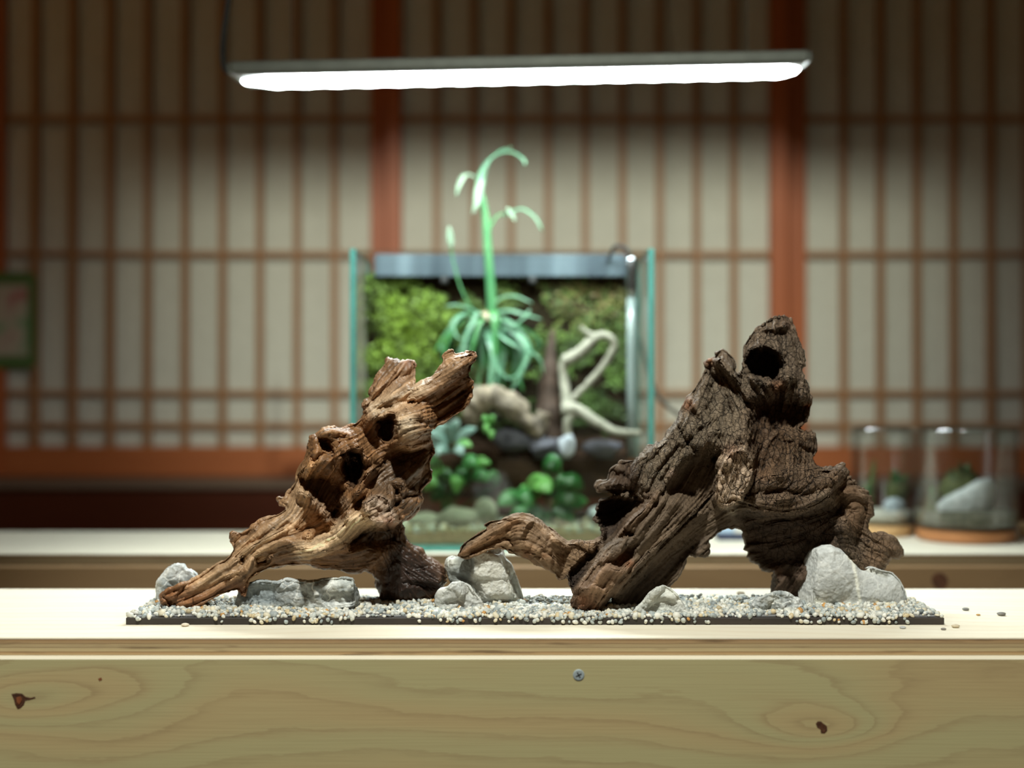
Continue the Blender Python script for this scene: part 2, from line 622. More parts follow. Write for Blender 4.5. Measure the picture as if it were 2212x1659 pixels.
ZB = uz(1032, DN)              # underside of the shoji
ZR = uz(968, DN)               # top of the bottom rail
ZT = 1.95
def shoji(name, d, uL, uR, wL, wR, bars):
    r = structure(name, (ux((uL + uR) / 2, d), d, ZB))
    x0, x1 = ux(uL, d), ux(uR, d)
    box('stile', x0, x0 + wL, d, d + 0.03, ZB, ZT, M_stile, r, 0.0015)
    box('stile', x1 - wR, x1, d, d + 0.03, ZB, ZT, M_stile, r, 0.0015)
    box('rail', x0 + wL, x1 - wR, d + 0.002, d + 0.028, ZB, ZR, M_rail, r, 0.0015)
    box('rail', x0 + wL, x1 - wR, d + 0.002, d + 0.028, ZT - 0.045, ZT, M_rail, r, 0.0015)
    for u in bars:
        x = ux(u, d)
        box('vertical_bar', x - 0.0058, x + 0.0058, d + 0.006, d + 0.022, ZR - 0.002, ZT - 0.04, M_bar, r, 0.0008)
    for v in (920, 850, 548, 255, -40, -335):
        z = uz(v, d)
        box('horizontal_bar', x0 + wL - 0.002, x1 - wR + 0.002, d + 0.009, d + 0.0215, z - 0.0052, z + 0.0052, M_barh, r, 0.0008)
    box('paper', x0 + wL * 0.6, x1 - wR * 0.6, d + 0.0225, d + 0.0232, ZR - 0.005, ZT - 0.04, M_paper, r)
    return r

shoji('door_1', DF, -50, 838, 0.045, 0.030, [-8 + 81 * k for k in range(1, 10)])
shoji('door_2', DN, 834, 1702, 0.026, 0.029, [943 + 80.6 * k for k in range(9)])
shoji('door_3', DF, 1702, 2570, 0.032, 0.035, [1826 + 79.6 * k for k in range(9)])
shoji('door_4', DN, -900, -48, 0.03, 0.03, [-800 + 80.6 * k for k in range(9)])
# sliding track sill, and the dark step under it
fixn(mesh('trim_1', *boxg(-2.2, 2.2, 2.345, 2.52, ZB - 0.016, ZB, 0.002), M_sill))['kind'] = 'structure'
fixn(mesh('trim_2', *boxg(-2.2, 2.2, 2.355, 2.52, 0.0, ZB - 0.016, 0.0), M_kamachi))['kind'] = 'structure'

# unseen board added behind the camera to shade the upper wall
_lz = SPOT_AT.z + (uz(285, DN) - SPOT_AT.z) * (-0.3 - SPOT_AT.y) / (DN - SPOT_AT.y)
fixn(mesh('added_light_stop', *boxg(-2.2, 2.2, -0.36, -0.30, _lz, _lz + 0.5, 0.002), M_rail))['kind'] = 'structure'

# poster taped over the lattice at the left
def poster():
    d = DF - 0.004
    x0, x1, z0, z1 = ux(-60, d), ux(77, d), uz(795, d), uz(588, d)
    m = Mat('poster_print')
    tc = m.n('TexCoord')
    sp = m.n('SeparateXYZ')
    m.l(tc.outputs['Object'], sp.inputs[0])
    W, H = (x1 - x0) / 2, (z1 - z0)
    X = m.math('DIVIDE', sp.outputs[0], W)
    Z = m.math('DIVIDE', m.math('SUBTRACT', sp.outputs[2], H / 2), H / 2)
    ed = m.math('MAXIMUM', m.math('ABSOLUTE', X), m.math('MULTIPLY', m.math('ABSOLUTE', Z), 1.02))
    bl = m.noise(m.obj((28, 1, 20), loc=(0.3, 0, 0.1)), 1.0, 1)
    c = m.ramp(bl, [(0.34, (0.20, 0.36, 0.20)), (0.45, (0.46, 0.43, 0.33)), (0.56, (0.46, 0.42, 0.33)), (0.66, (0.42, 0.2, 0.18))])
    frame = m.ramp(ed, [(0.72, (0, 0, 0)), (0.8, (1, 1, 1))])
    c = m.mix(frame, c, (0.075, 0.17, 0.045))
    m.set(Base_Color=c, Roughness=0.5)
    r = 0.012
    pts = []
    for (cx, cz, a0) in ((x1 - r, z1 - r, 0), (x0 + r, z1 - r, 90), (x0 + r, z0 + r, 180), (x1 - r, z0 + r, 270)):
        for k in range(5):
            a = math.radians(a0 + 22.5 * k)
            pts.append((cx + r * math.cos(a), cz + r * math.sin(a)))
    n = len(pts)
    v = [(x, d, z) for x, z in pts] + [(x, d + 0.0006, z) for x, z in pts]
    f = [tuple(range(n)), tuple(range(2 * n - 1, n - 1, -1))] + [(i, (i + 1) % n, n + (i + 1) % n, n + i) for i in range(n)]
    o = fixn(mesh('poster', v, f, m.m))
    tag(o, 'small pale poster with green border taped on the paper screen at far left', 'poster')
poster()

# ------------------------------------------------------------------ benches
def bench(label, name, yf, yb, x0, x1, mtop, mfront, zfloor=0.0):
    r = thing(name, label, 'bench', ((x0 + x1) / 2, (yf + yb) / 2, zfloor))
    fb = box('front_board', x0, x1, yf - 0.012, yf + 0.008, zfloor, BT - 0.0122, mfront, r, 0.0004)
    fb.data.materials.append(M_lit_lip if mfront is M_front_board else mfront)
    for p in fb.data.polygons:
        if p.normal.z > 0.5:
            p.material_index = 1
    box('back_board', x0, x1, yb - 0.03, yb - 0.01, zfloor, BT - 0.0122, mfront, r, 0.0004)
    for xs in (x0, x1 - 0.02):
        box('side_board', xs, xs + 0.02, yf + 0.0105, yb - 0.0305, zfloor, BT - 0.0122, mfront, r, 0.0004)
    v, f = boxg(x0 - 0.004, x1 + 0.004, yf, yb, BT - 0.012, BT, 0.0005)
    return r, v, f

def ply_top(r, v, f, mtop):
    o = fixn(mesh('top_panel', v, f, [mtop, M_ply], r))
    return o

r1, v, f = bench('pale plywood bench in the foreground carrying the driftwood layout', 'bench', 0.9891, 1.226, -0.92, 0.92, M_top, M_front_board)
# plywood panel: face veneer above and below, edge layers as a band of its own
def ply_panel(parent, x0, x1, y0, y1, mtop, medge):
    org = ORG[parent.name]
    b = fixn(mesh('top_panel', *boxg(x0, x1, y0, y1, BT - 0.0008, BT, 0.0), mtop, parent))
    # edge band has its own origin at its underside so that the layers follow its height
    v, f = boxg(x0, x1, y0 + 0.0001, y1 - 0.0001, 0.0, 0.0112, 0.0)
    e = fixn(mesh('plywood_core', v, f, medge, None, base=(0, 0, 0)))
    e.parent = parent
    e.location = (-org.x, -org.y, BT - 0.012 - org.z)
ply_panel(r1, -0.924, 0.924, 0.9891, 1.226, M_top, M_ply)
r2, v, f = bench('plywood bench at the back carrying the glass tank and jars', 'bench', 1.478, 1.705, -1.05, 1.05, M_top2, M_back_board)
ply_panel(r2, -1.054, 1.054, 1.478, 1.705, M_top2, M_ply2)

# screw in the front board
def screw():
    c = at(1250, 1458, 0.9771)
    y = 0.9771
    R = 0.0041
    prof = [(0.0, -0.0006), (0.0033, -0.00055), (0.0039, -0.0003), (R, 0.0006)]
    v, f = [], []
    seg = 24
    for r, dy in prof:
        for k in range(seg):
            a = 2 * math.pi * k / seg
            v.append((c.x + r * math.cos(a), y + dy, c.z + r * math.sin(a)))
    for i in range(len(prof) - 1):
        for k in range(seg):
            a, b = i * seg + k, i * seg + (k + 1) % seg
            f.append((a, b, b + seg, a + seg))
    o = fixn(mesh('screw', v, f, M_metal, r1, smooth=False))
    o['label'] = 'zinc cross-head screw'
    for ang in (0.5, 0.5 + math.pi / 2):
        ca, sa = math.cos(ang), math.sin(ang)
        vv = []
        for (p, q) in ((-0.0021, -0.0004), (0.0021, -0.0004), (0.0021, 0.0004), (-0.0021, 0.0004)):
            vv.append((c.x + p * ca - q * sa, y - 0.00075, c.z + p * sa + q * ca))
        vv += [(a, y - 0.0003, b) for a, _, b in vv]
        fixn(mesh('cross_slot', vv, [(0, 1, 2, 3), (4, 5, 6, 7), (0, 1, 5, 4), (1, 2, 6, 5), (2, 3, 7, 6), (3, 0, 4, 7)], M_dark, o))
screw()

def knot(parent, outline, d, mat, name='knot', depth=0.0012, heart=None):
    y = d
    P = [at(u, v_, d) for u, v_ in outline]
    n = len(P)
    cx, cz = sum(p.x for p in P) / n, sum(p.z for p in P) / n
    v, f = [], []
    for s, dy in ((1.0, -0.0002), (0.8, 0.0001 - 0.0004), (0.45, 0.0002 - 0.0004)):
        for p in P:
            v.append((cx + (p.x - cx) * s, y + dy, cz + (p.z - cz) * s))
    for i in range(2):
        for k in range(n):
            f.append((i * n + k, i * n + (k + 1) % n, (i + 1) * n + (k + 1) % n, (i + 1) * n + k))
    f.append(tuple(2 * n + k for k in range(n)))
    o = fixn(mesh(name, v, f, mat, parent))
    if heart:
        H = [at(u, v_, d) for u, v_ in heart]
        vv = [(p.x, y - 0.0006, p.z) for p in H] + [(p.x, y - 0.0002, p.z) for p in H]
        m_ = len(H)
        fixn(mesh('knot_heart', vv, [tuple(range(m_))] + [(i, (i + 1) % m_, m_ + (i + 1) % m_, m_ + i) for i in range(m_)], M_knotred, o))
    return o
D1 = 0.9771
knot(r1, [(25, 1499), (36, 1497), (48, 1498), (56, 1505), (66, 1507), (76, 1505), (77, 1508), (66, 1511), (55, 1513), (52, 1522), (44, 1530), (38, 1531), (33, 1522), (30, 1510)], D1, M_knot,
     heart=[(36, 1506), (45, 1504), (48, 1512), (42, 1522), (37, 1516)])
knot(r1, [(1762, 1563), (1766, 1558), (1773, 1558), (1779, 1563), (1786, 1568), (1787, 1578), (1781, 1584), (1773, 1583), (1772, 1575), (1765, 1571)], D1, M_knot)
knot(r1, [(212, 1466), (219, 1463), (221, 1468), (215, 1471)], D1, M_knotred, 'pin_knot')
knot(r2, [(2012, 1256), (2014, 1244), (2024, 1237), (2036, 1238), (2046, 1247), (2048, 1258), (2042, 1270), (2030, 1275), (2018, 1269)], 1.4658, M_knot)

# ------------------------------------------------------------------ hanging LED light over the tank
def lamp():
    LY = 1.42
    A = at(497, 158, LY)
    B = at(1748, 133, LY)
    Wd, tilt, hh = 0.085, math.radians(3.0), 0.0120
    ex = (B - A).normalized()
    ey = Vector((0, math.cos(tilt), math.sin(tilt)))
    ez = ex.cross(ey).normalized()
    L = (B - A).length
    r = thing('led_light', 'slim grey LED bar light hanging above the glass tank, glowing white', 'light', tuple((A + B) / 2))
    def P(a, b, c):
        return A + ex * a + ey * b + ez * c
    # housing: rounded tray with a raised rim
    def slab(name, a0, a1, b0, b1, c0, c1, mat, bev, parent):
        v, f = boxg(a0, a1, b0, b1, c0, c1, bev)
        return fixn(mesh(name, [P(*q) for q in v], f, mat, parent))
    h = slab('housing', 0, L, 0, Wd, 0.0, hh, M_housing, 0.002, r)
    slab('end_cap', -0.004, 0.0, 0.004, Wd - 0.004, 0.0005, hh - 0.001, M_housing, 0.001, r)
    slab('end_cap', L, L + 0.004, 0.004, Wd - 0.004, 0.0005, hh - 0.001, M_housing, 0.001, r)
    slab('underside', 0.004, L - 0.004, 0.004, Wd - 0.004, -0.0022, -0.0002, M_panel, 0.0005, r)
    # glowing diffuser: a row of shallow lens domes
    n, ns = 200, 9
    v = []
    for i in range(n):
        t = i / (n - 1)
        a = 0.006 + (L - 0.010) * t
        end = min(1.0, (a / 0.035)) ** 0.6 * min(1.0, ((L - a) / 0.02)) ** 0.5
        dome = 0.85 + 0.15 * math.cos(a / 0.033 * 2 * math.pi)
        hw = (Wd / 2 - 0.006) * max(0.06, end)
        for k in range(ns):
            q = -1 + 2 * k / (ns - 1)
            v.append(P(a, Wd / 2 + hw * q, -0.0024 - 0.0040 * end * dome * max(0.0, 1 - q * q) ** 0.5))
    f = []
    for i in range(n - 1):
        for k in range(ns - 1):
            a = i * ns + k
            f.append((a, a + 1, a + ns + 1, a + ns))
    f.append(tuple(range(ns)))
    f.append(tuple((n - 1) * ns + k for k in range(ns)))
    for i in range(n - 1):
        f.append((i * ns, (i + 1) * ns, (i + 2) * ns - 1, (i + 1) * ns - 1))
    fixn(mesh('diffuser', v, f, M_led, r, smooth=False))
    # hanging wires
    for a in (0.055, L - 0.055):
        p = P(a, Wd / 2, hh)
        tube('hanging_wire', [p, p + Vector((0, 0, 0.7))], [0.0006, 0.0006], M_greycord, r, sides=6, n=2)
    q = at(490, 158, 1.50)
    tube('power_cord', [P(0.0, 0.03, 0.006), at(488, 152, 1.44), at(481, 120, 1.44), at(484, 70, 1.44), at(491, 20, 1.44), at(496, -30, 1.44), at(500, -160, 1.45)],
         [0.003] * 2, M_cord, r, sides=8)
lamp()

# ------------------------------------------------------------------ sculpting pipeline for driftwood and stones
def poly_sd(P, U, V):
    """signed distance to a polygon, positive inside (pixel units)"""
    P = np.asarray(P, dtype=np.float32)
    Q = np.roll(P, -1, axis=0)
    best = np.full(U.shape, 1e9, dtype=np.float32)
    ins = np.zeros(U.shape, dtype=bool)
    for (ax, ay), (bx, by) in zip(P, Q):
        ex, ey = bx - ax, by - ay
        wx, wy = U - ax, V - ay
        t = np.clip((wx * ex + wy * ey) / (ex * ex + ey * ey + 1e-9), 0, 1)
        best = np.minimum(best, (wx - ex * t) ** 2 + (wy - ey * t) ** 2)
        if ay != by:
            c = ((ay <= V) & (by > V)) | ((by <= V) & (ay > V))
            ins ^= c & (U < ax + (V - ay) / (by - ay) * ex)
    d = np.sqrt(best)
    return np.where(ins, d, -d)

def line_d(P, U, V):
    """distance to a polyline, and the position along it (0..1)"""
    best = np.full(U.shape, 1e9, dtype=np.float32)
    tt = np.zeros(U.shape, dtype=np.float32)
    n = len(P) - 1
    for i in range(n):
        (ax, ay), (bx, by) = P[i], P[i + 1]
        ex, ey = bx - ax, by - ay
        t = np.clip(((U - ax) * ex + (V - ay) * ey) / (ex * ex + ey * ey + 1e-9), 0, 1)
        d = (U - ax - ex * t) ** 2 + (V - ay - ey * t) ** 2
        m = d < best
        best = np.where(m, d, best)
        tt = np.where(m, (i + t) / n, tt)
    return np.sqrt(best), tt

def sstep(x):
    x = np.clip(x, 0, 1)
    return x * x * (3 - 2 * x)

def idw(pts, U, V, power=3.0):
    num, den = np.zeros(U.shape), np.zeros(U.shape)
    for (u, v, w) in pts:
        k = 1.0 / ((U - u) ** 2 + (V - v) ** 2 + 400.0) ** (power / 2)
        num += k * w
        den += k
    return num / den

def bil(A, gu, gv):
    H, W = A.shape[:2]
    gu = np.clip(gu, 0, W - 1.001)
    gv = np.clip(gv, 0, H - 1.001)
    i, j = gu.astype(int), gv.astype(int)
    a, b = gu - i, gv - j
    if A.ndim == 3:
        a, b = a[:, None], b[:, None]
    return (A[j, i] * (1 - a) * (1 - b) + A[j, i + 1] * a * (1 - b) + A[j + 1, i] * (1 - a) * b + A[j + 1, i + 1] * a * b)

def blur(A, n):
    for _ in range(n):
        B = np.pad(A, 1, mode='edge')
        A = (B[1:-1, :-2] + B[1:-1, 2:] + B[:-2, 1:-1] + B[2:, 1:-1] + 2 * B[1:-1, 1:-1]) / 6
    return A

def inflate(mask, iters):
    """solve  lap(phi) = -4  inside the mask (coarse to fine)"""
    H, W = mask.shape
    lev = []
    m = mask
    while min(m.shape) > 24 and len(lev) < 4:
        lev.append(m)
        m = m[::2, ::2]
    lev.append(m)
    phi = None
    for k in range(len(lev) - 1, -1, -1):
        m = lev[k]
        h2 = (2.0 ** k) ** 2
        if phi is None:
            p = np.zeros(m.shape)
        else:
            p = np.repeat(np.repeat(phi, 2, 0), 2, 1)[:m.shape[0], :m.shape[1]]
            if p.shape != m.shape:
                q = np.zeros(m.shape)
                q[:p.shape[0], :p.shape[1]] = p
                p = q
        for _ in range(iters):
            B = np.pad(p, 1)
            p = np.where(m, (B[1:-1, :-2] + B[1:-1, 2:] + B[:-2, 1:-1] + B[2:, 1:-1] + 4 * h2) / 4, 0)
        phi = p
    return phi

def surface_nets(sd, org, h):
    """sd[x, y, z], negative inside -> vertices, quads"""
    ins = sd < 0
    dims = np.array(sd.shape)
    nx, ny, nz = dims
    acc_id, acc_p = [], []
    quads = []
    def cid(c):
        return (c[:, 0] * ny + c[:, 1]) * nz + c[:, 2]
    for ax in range(3):
        s0 = [slice(None)] * 3
        s1 = [slice(None)] * 3
        s0[ax] = slice(0, -1)
        s1[ax] = slice(1, None)
        cr = ins[tuple(s0)] != ins[tuple(s1)]
        E = np.argwhere(cr)
        b, c = (ax + 1) % 3, (ax + 2) % 3
        ok = (E[:, b] > 0) & (E[:, c] > 0) & (E[:, b] < dims[b] - 1) & (E[:, c] < dims[c] - 1)
        E = E[ok]
        E1 = E.copy()
        E1[:, ax] += 1
        d0 = sd[E[:, 0], E[:, 1], E[:, 2]]
        d1 = sd[E1[:, 0], E1[:, 1], E1[:, 2]]
        t = d0 / (d0 - d1)
        p = E.astype(np.float64)
        p[:, ax] += t
        cells = []
        for db, dc in ((0, 0), (-1, 0), (-1, -1), (0, -1)):
            cc = E.copy()
            cc[:, b] += db
            cc[:, c] += dc
            cells.append(cid(cc))
            acc_id.append(cells[-1])
            acc_p.append(p)
        q = np.stack(cells, 1)
        flip = d0 > 0
        q[flip] = q[flip][:, ::-1]
        quads.append(q)
    ids = np.concatenate(acc_id)
    P = np.concatenate(acc_p)
    uniq, inv = np.unique(ids, return_inverse=True)
    cnt = np.bincount(inv)
    V = np.stack([np.bincount(inv, weights=P[:, k]) / cnt for k in range(3)], 1)
    Q = np.searchsorted(uniq, np.concatenate(quads))
    Vw = org + V * h
    vol = np.einsum('ij,ij->i', Vw[Q[:, 0]], np.cross(Vw[Q[:, 1]], Vw[Q[:, 2]])).sum() + np.einsum('ij,ij->i', Vw[Q[:, 0]], np.cross(Vw[Q[:, 2]], Vw[Q[:, 3]])).sum()
    if vol < 0:
        Q = Q[:, ::-1]
    return Vw, Q

def vnormals(V, Q):
    a = V[Q[:, 2]] - V[Q[:, 0]]
    b = V[Q[:, 3]] - V[Q[:, 1]]
    n = np.cross(a, b)
    N = np.stack([sum(np.bincount(Q[:, k], weights=n[:, j], minlength=len(V)) for k in range(4)) for j in range(3)], 1)
    return N / (np.linalg.norm(N, axis=1)[:, None] + 1e-12)

def relax(V, Q, it, lam=0.5):
    i = np.concatenate([Q[:, 0], Q[:, 1], Q[:, 2], Q[:, 3], Q[:, 1], Q[:, 2], Q[:, 3], Q[:, 0]])
    j = np.concatenate([Q[:, 1], Q[:, 2], Q[:, 3], Q[:, 0], Q[:, 0], Q[:, 1], Q[:, 2], Q[:, 3]])
    c = np.bincount(i, minlength=len(V)).astype(float)
    c[c == 0] = 1
    for _ in range(it):
        A = np.stack([np.bincount(i, weights=V[j, k], minlength=len(V)) / c for k in range(3)], 1)
        V = V + lam * (A - V)
    return V

def subdivide(V, Q):
    n = len(V)
    E = np.concatenate([np.sort(Q[:, [k, (k + 1) % 4]], axis=1) for k in range(4)])
    key = E[:, 0].astype(np.int64) * n + E[:, 1]
    uq, first, inv = np.unique(key, return_index=True, return_inverse=True)
    mid = (V[E[first, 0]] + V[E[first, 1]]) / 2
    fc = V[Q].mean(axis=1)
    m = len(Q)
    ei = inv.reshape(4, m) + n
    ci = n + len(uq) + np.arange(m)
    quads = np.concatenate([np.stack([Q[:, k], ei[k], ci, ei[(k - 1) % 4]], 1) for k in range(4)])
    return np.vstack([V, mid, fc]), quads

class Sculpt:
    """A solid given by its outline, a centre depth, a half thickness and relief drawn on its front face.
    All drawing is in photograph pixels at depth d0; the result is a closed solid in metres."""
    def __init__(self, outline, d0, g=2.0, cap=80.0, puff=1.0, pad=14, round_=6.0):
        self.P = np.array(outline, dtype=float)
        self.d0, self.g = d0, g
        self.u0, self.v0 = self.P.min(0) - pad
        self.u1, self.v1 = self.P.max(0) + pad
        W, H = int((self.u1 - self.u0) / g) + 2, int((self.v1 - self.v0) / g) + 2
        self.U, self.V = np.meshgrid(self.u0 + g * np.arange(W), self.v0 + g * np.arange(H))
        self.U = self.U.astype(np.float32)
        self.V = self.V.astype(np.float32)
        self.sd = poly_sd(self.P, self.U, self.V)
        m = self.sd > -3.0
        phi = inflate(m, 220) * g * g
        h = np.sqrt(np.maximum(phi * 0.5, 0)) * puff
        self.H = cap * np.tanh(h / cap)
        self.D = np.zeros_like(self.H)        # centre depth, px, positive away from the camera
        self.R = np.zeros_like(self.H)        # relief of the front, px, positive towards the camera
        self.edge_px = 10.0
        self.keep = 9.0        # how far the relief may cut into the half thickness

    def depth(self, pts, power=3.0):
        self.D = blur(idw(pts, self.U, self.V, power), 30)
        return self

    def blob(self, c, r, h, rot=0.0, p=1.0):
        ru, rv = (r, r) if np.isscalar(r) else r
        a = math.radians(rot)
        x, y = self.U - c[0], self.V - c[1]
        X = (x * math.cos(a) + y * math.sin(a)) / ru
        Y = (-x * math.sin(a) + y * math.cos(a)) / rv
        self.R += h * np.exp(-((X * X + Y * Y) ** p))

    def line(self, pts, w, h, taper=False, p=1.0):
        d, t = line_d(pts, self.U, self.V)
        k = h * np.exp(-((d / w) ** 2) ** p)
        if taper:
            k = k * np.sin(math.pi * np.clip(t * 0.9 + 0.05, 0, 1))
        self.R += k

    def poly(self, pts, h, e=8.0, jag=0.0):
        s = poly_sd(pts, self.U, self.V)
        if jag:
            n = fbm(np.stack([self.U.ravel() / 14, self.V.ravel() / 14, np.zeros(self.U.size)], 1), 3).reshape(self.U.shape)
            s = s + jag * n
        self.R += h * sstep(s / e * 0.5 + 0.5)

    def facet(self, n, seed, mix):
        """break the rounded front into flat faces meeting at edges"""
        rr = np.random.default_rng(seed)
        ins = np.argwhere(self.sd > 4)
        pk = ins[rr.choice(len(ins), n, replace=False)]
        sites = np.stack([self.U[pk[:, 0], pk[:, 1]], self.V[pk[:, 0], pk[:, 1]]], 1)
        wob = 5 * fbm(np.stack([self.U.ravel() / 30, self.V.ravel() / 30, np.full(self.U.size, seed)], 1), 2).reshape(self.U.shape)
        d = np.stack([np.hypot(self.U - a + wob, (self.V - b - wob) * 1.2) for a, b in sites])
        cell = d.argmin(0)
        Hn = self.H.copy()
        for k in range(n):
            m = (cell == k) & (self.sd > 0)
            if m.sum() < 8:
                continue
            A = np.stack([self.U[m], self.V[m], np.ones(m.sum())], 1)
            c, *_ = np.linalg.lstsq(A, self.H[m], rcond=None)
            Hn[m] = A @ c
        self.R += mix * (blur(Hn, 1) - self.H)

    def flow(self, strokes, vort=()):
        gs = 6.0
        W, H = int((self.u1 - self.u0) / gs) + 2, int((self.v1 - self.v0) / gs) + 2
        U, V = np.meshgrid(self.u0 + gs * np.arange(W), self.v0 + gs * np.arange(H))
        C, Sn = np.zeros(U.shape), np.zeros(U.shape)
        for st in strokes:
            Pp = spline([(a, b, 0) for a, b in st], 4 * len(st))[:, :2]
            T = np.gradient(Pp, axis=0)
            for (x, y), (tx, ty) in zip(Pp, T):
                a = 2 * math.atan2(ty, tx)
                k = 1.0 / ((U - x) ** 2 + (V - y) ** 2 + 120.0) ** 1.6
                C += k * math.cos(a)
                Sn += k * math.sin(a)
        nn = np.hypot(C, Sn) + 1e-12
        C, Sn = C / nn, Sn / nn
        for (x, y, r) in vort:
            a = 2 * (np.arctan2(V - y, U - x) + math.pi / 2)
            k = 1.6 * np.exp(-(((U - x) ** 2 + (V - y) ** 2) / (r * r)))
            C += k * np.cos(a)
            Sn += k * np.sin(a)
        wob = 0.35 * fbm(np.stack([U.ravel() / 60, V.ravel() / 60, U.ravel() * 0 + 3], 1), 2).reshape(U.shape)
        ang = np.arctan2(Sn, C) / 2 + wob
        self.fC, self.fS, self.fg = np.cos(2 * ang), np.sin(2 * ang), gs

    def lic(self, scale, steps):
        """line integral convolution of noise along the grain: returns a map at `scale` px per cell"""
        W, H = int((self.u1 - self.u0) / scale) + 2, int((self.v1 - self.v0) / scale) + 2
        N = RNG.normal(size=(H, W)).astype(np.float32)
        N = blur(N, 1)
        U, V = np.meshgrid(np.arange(W, dtype=np.float32), np.arange(H, dtype=np.float32))
        r = scale / self.fg
        c2 = bil(self.fC, U.ravel() * r, V.ravel() * r)
        s2 = bil(self.fS, U.ravel() * r, V.ravel() * r)
        A = (np.arctan2(s2, c2) / 2).reshape(H, W)
        dx0, dy0 = np.cos(A), np.sin(A)
        acc = N.copy()
        for sgn in (1, -1):
            u, v = U.copy(), V.copy()
            px, py = sgn * dx0, sgn * dy0
            for k in range(steps):
                u += px
                v += py
                ui = np.clip(u + 0.5, 0, W - 1).astype(np.int32)
                vi = np.clip(v + 0.5, 0, H - 1).astype(np.int32)
                qx, qy = dx0[vi, ui], dy0[vi, ui]
                sg = np.where(qx * px + qy * py < 0, -1.0, 1.0)
                px, py = qx * sg, qy * sg
                acc += N[vi, ui]
        acc -= acc.mean()
        return acc / acc.std()

    def build(self, h=0.001, smooth=2, planes=(), zcut=None):
        g, d0 = self.g, self.d0
        k = d0 / F                              # metres per px
        ext_f = (self.H + self.R - self.D)[self.sd > -4].max() * k + 3 * h
        ext_b = (self.H + self.D)[self.sd > -4].max() * k + 3 * h
        x = np.arange((self.u0 - CX) * k, (self.u1 - CX) * k, h)
        z = np.arange((CY - self.v1) * k, (CY - self.v0) * k, h)
        y = np.arange(-ext_f, ext_b, h)
        gu = (x / k + CX - self.u0) / g
        gv = (CY - z / k - self.v0) / g
        GU, GV = np.meshgrid(gu, gv, indexing='ij')
        GU, GV = GU.ravel(), GV.ravel()
        sh = (len(x), len(z))
        Hh = bil(self.H, GU, GV).reshape(sh) * k
        Dd = bil(self.D, GU, GV).reshape(sh) * k
        Rr = bil(self.R, GU, GV).reshape(sh) * k
        ss = bil(self.sd, GU, GV).reshape(sh) * k
        edge = sstep(ss / (self.edge_px * k))
        yf = Dd - Hh - np.maximum(Rr * edge, -self.keep * Hh)
        yb = Dd + Hh
        yf = np.minimum(yf, yb - 2.5 * h * 1.0)
        sd = np.maximum(np.maximum(yf[:, None, :] - y[None, :, None], y[None, :, None] - yb[:, None, :]), -ss[:, None, :]).astype(np.float32)
        for (nx_, ny_, nz_, c) in planes:      # facets: keep n.p < c, with p relative to (outline centre, d0)
            uc, vc = (self.u0 + self.u1) / 2, (self.v0 + self.v1) / 2
            px = (x - (uc - CX) * k)[:, None, None]
            pz = (z - (CY - vc) * k)[None, None, :]
            py = y[None, :, None]
            sd = np.maximum(sd, (nx_ * px + ny_ * py + nz_ * pz - c * k).astype(np.float32))
        Vv, Q = surface_nets(sd, np.array([x[0], y[0], z[0]]), h)
        Vv = relax(Vv, Q, smooth)
        self.yf, self.k = yf, k
        self.x0z0h = (x[0], z[0], h)
        return Vv, Q

    def snap(self, V, N, lim=0.004):
        """bring the front of the solid back onto the drawn relief after smoothing"""
        x0, z0, h = self.x0z0h
        y = bil(self.yf, (V[:, 0] - x0) / h, (V[:, 2] - z0) / h)
        w = sstep((-N[:, 1] - 0.12) / 0.35)
        V = V.copy()
        V[:, 1] += w * np.clip(y - V[:, 1], -lim, lim)
        return V

    def uv(self, V):
        k = self.d0 / F
        return V[:, 0] / k + CX, CY - V[:, 2] / k

    def place(self, V):
        """orthographic sculpt space -> world"""
        Y = V[:, 1] + self.d0
        s = Y / self.d0
        return np.stack([V[:, 0] * s, Y, CZ + V[:, 2] * s], 1)

def paint(base, patches, u, v):
    """patches of colour: (kind, geometry, width, colour, strength)"""
    c = np.tile(np.array(base, dtype=float), (len(u), 1))
    for kind, geo, w, col, s in patches:
        if kind == 'b':
            k = np.exp(-(((u - geo[0]) ** 2 + (v - geo[1]) ** 2) / (w * w)))
        elif kind == 'l':
            d, _ = line_d(geo, u, v)
            k = np.exp(-(d / w) ** 2)
        else:
            k = sstep(poly_sd(geo, u.astype(np.float32), v.astype(np.float32)) / w * 0.5 + 0.5)
        k = (k * s)[:, None]
        c = c * (1 - k) + np.array(col) * k
    return c

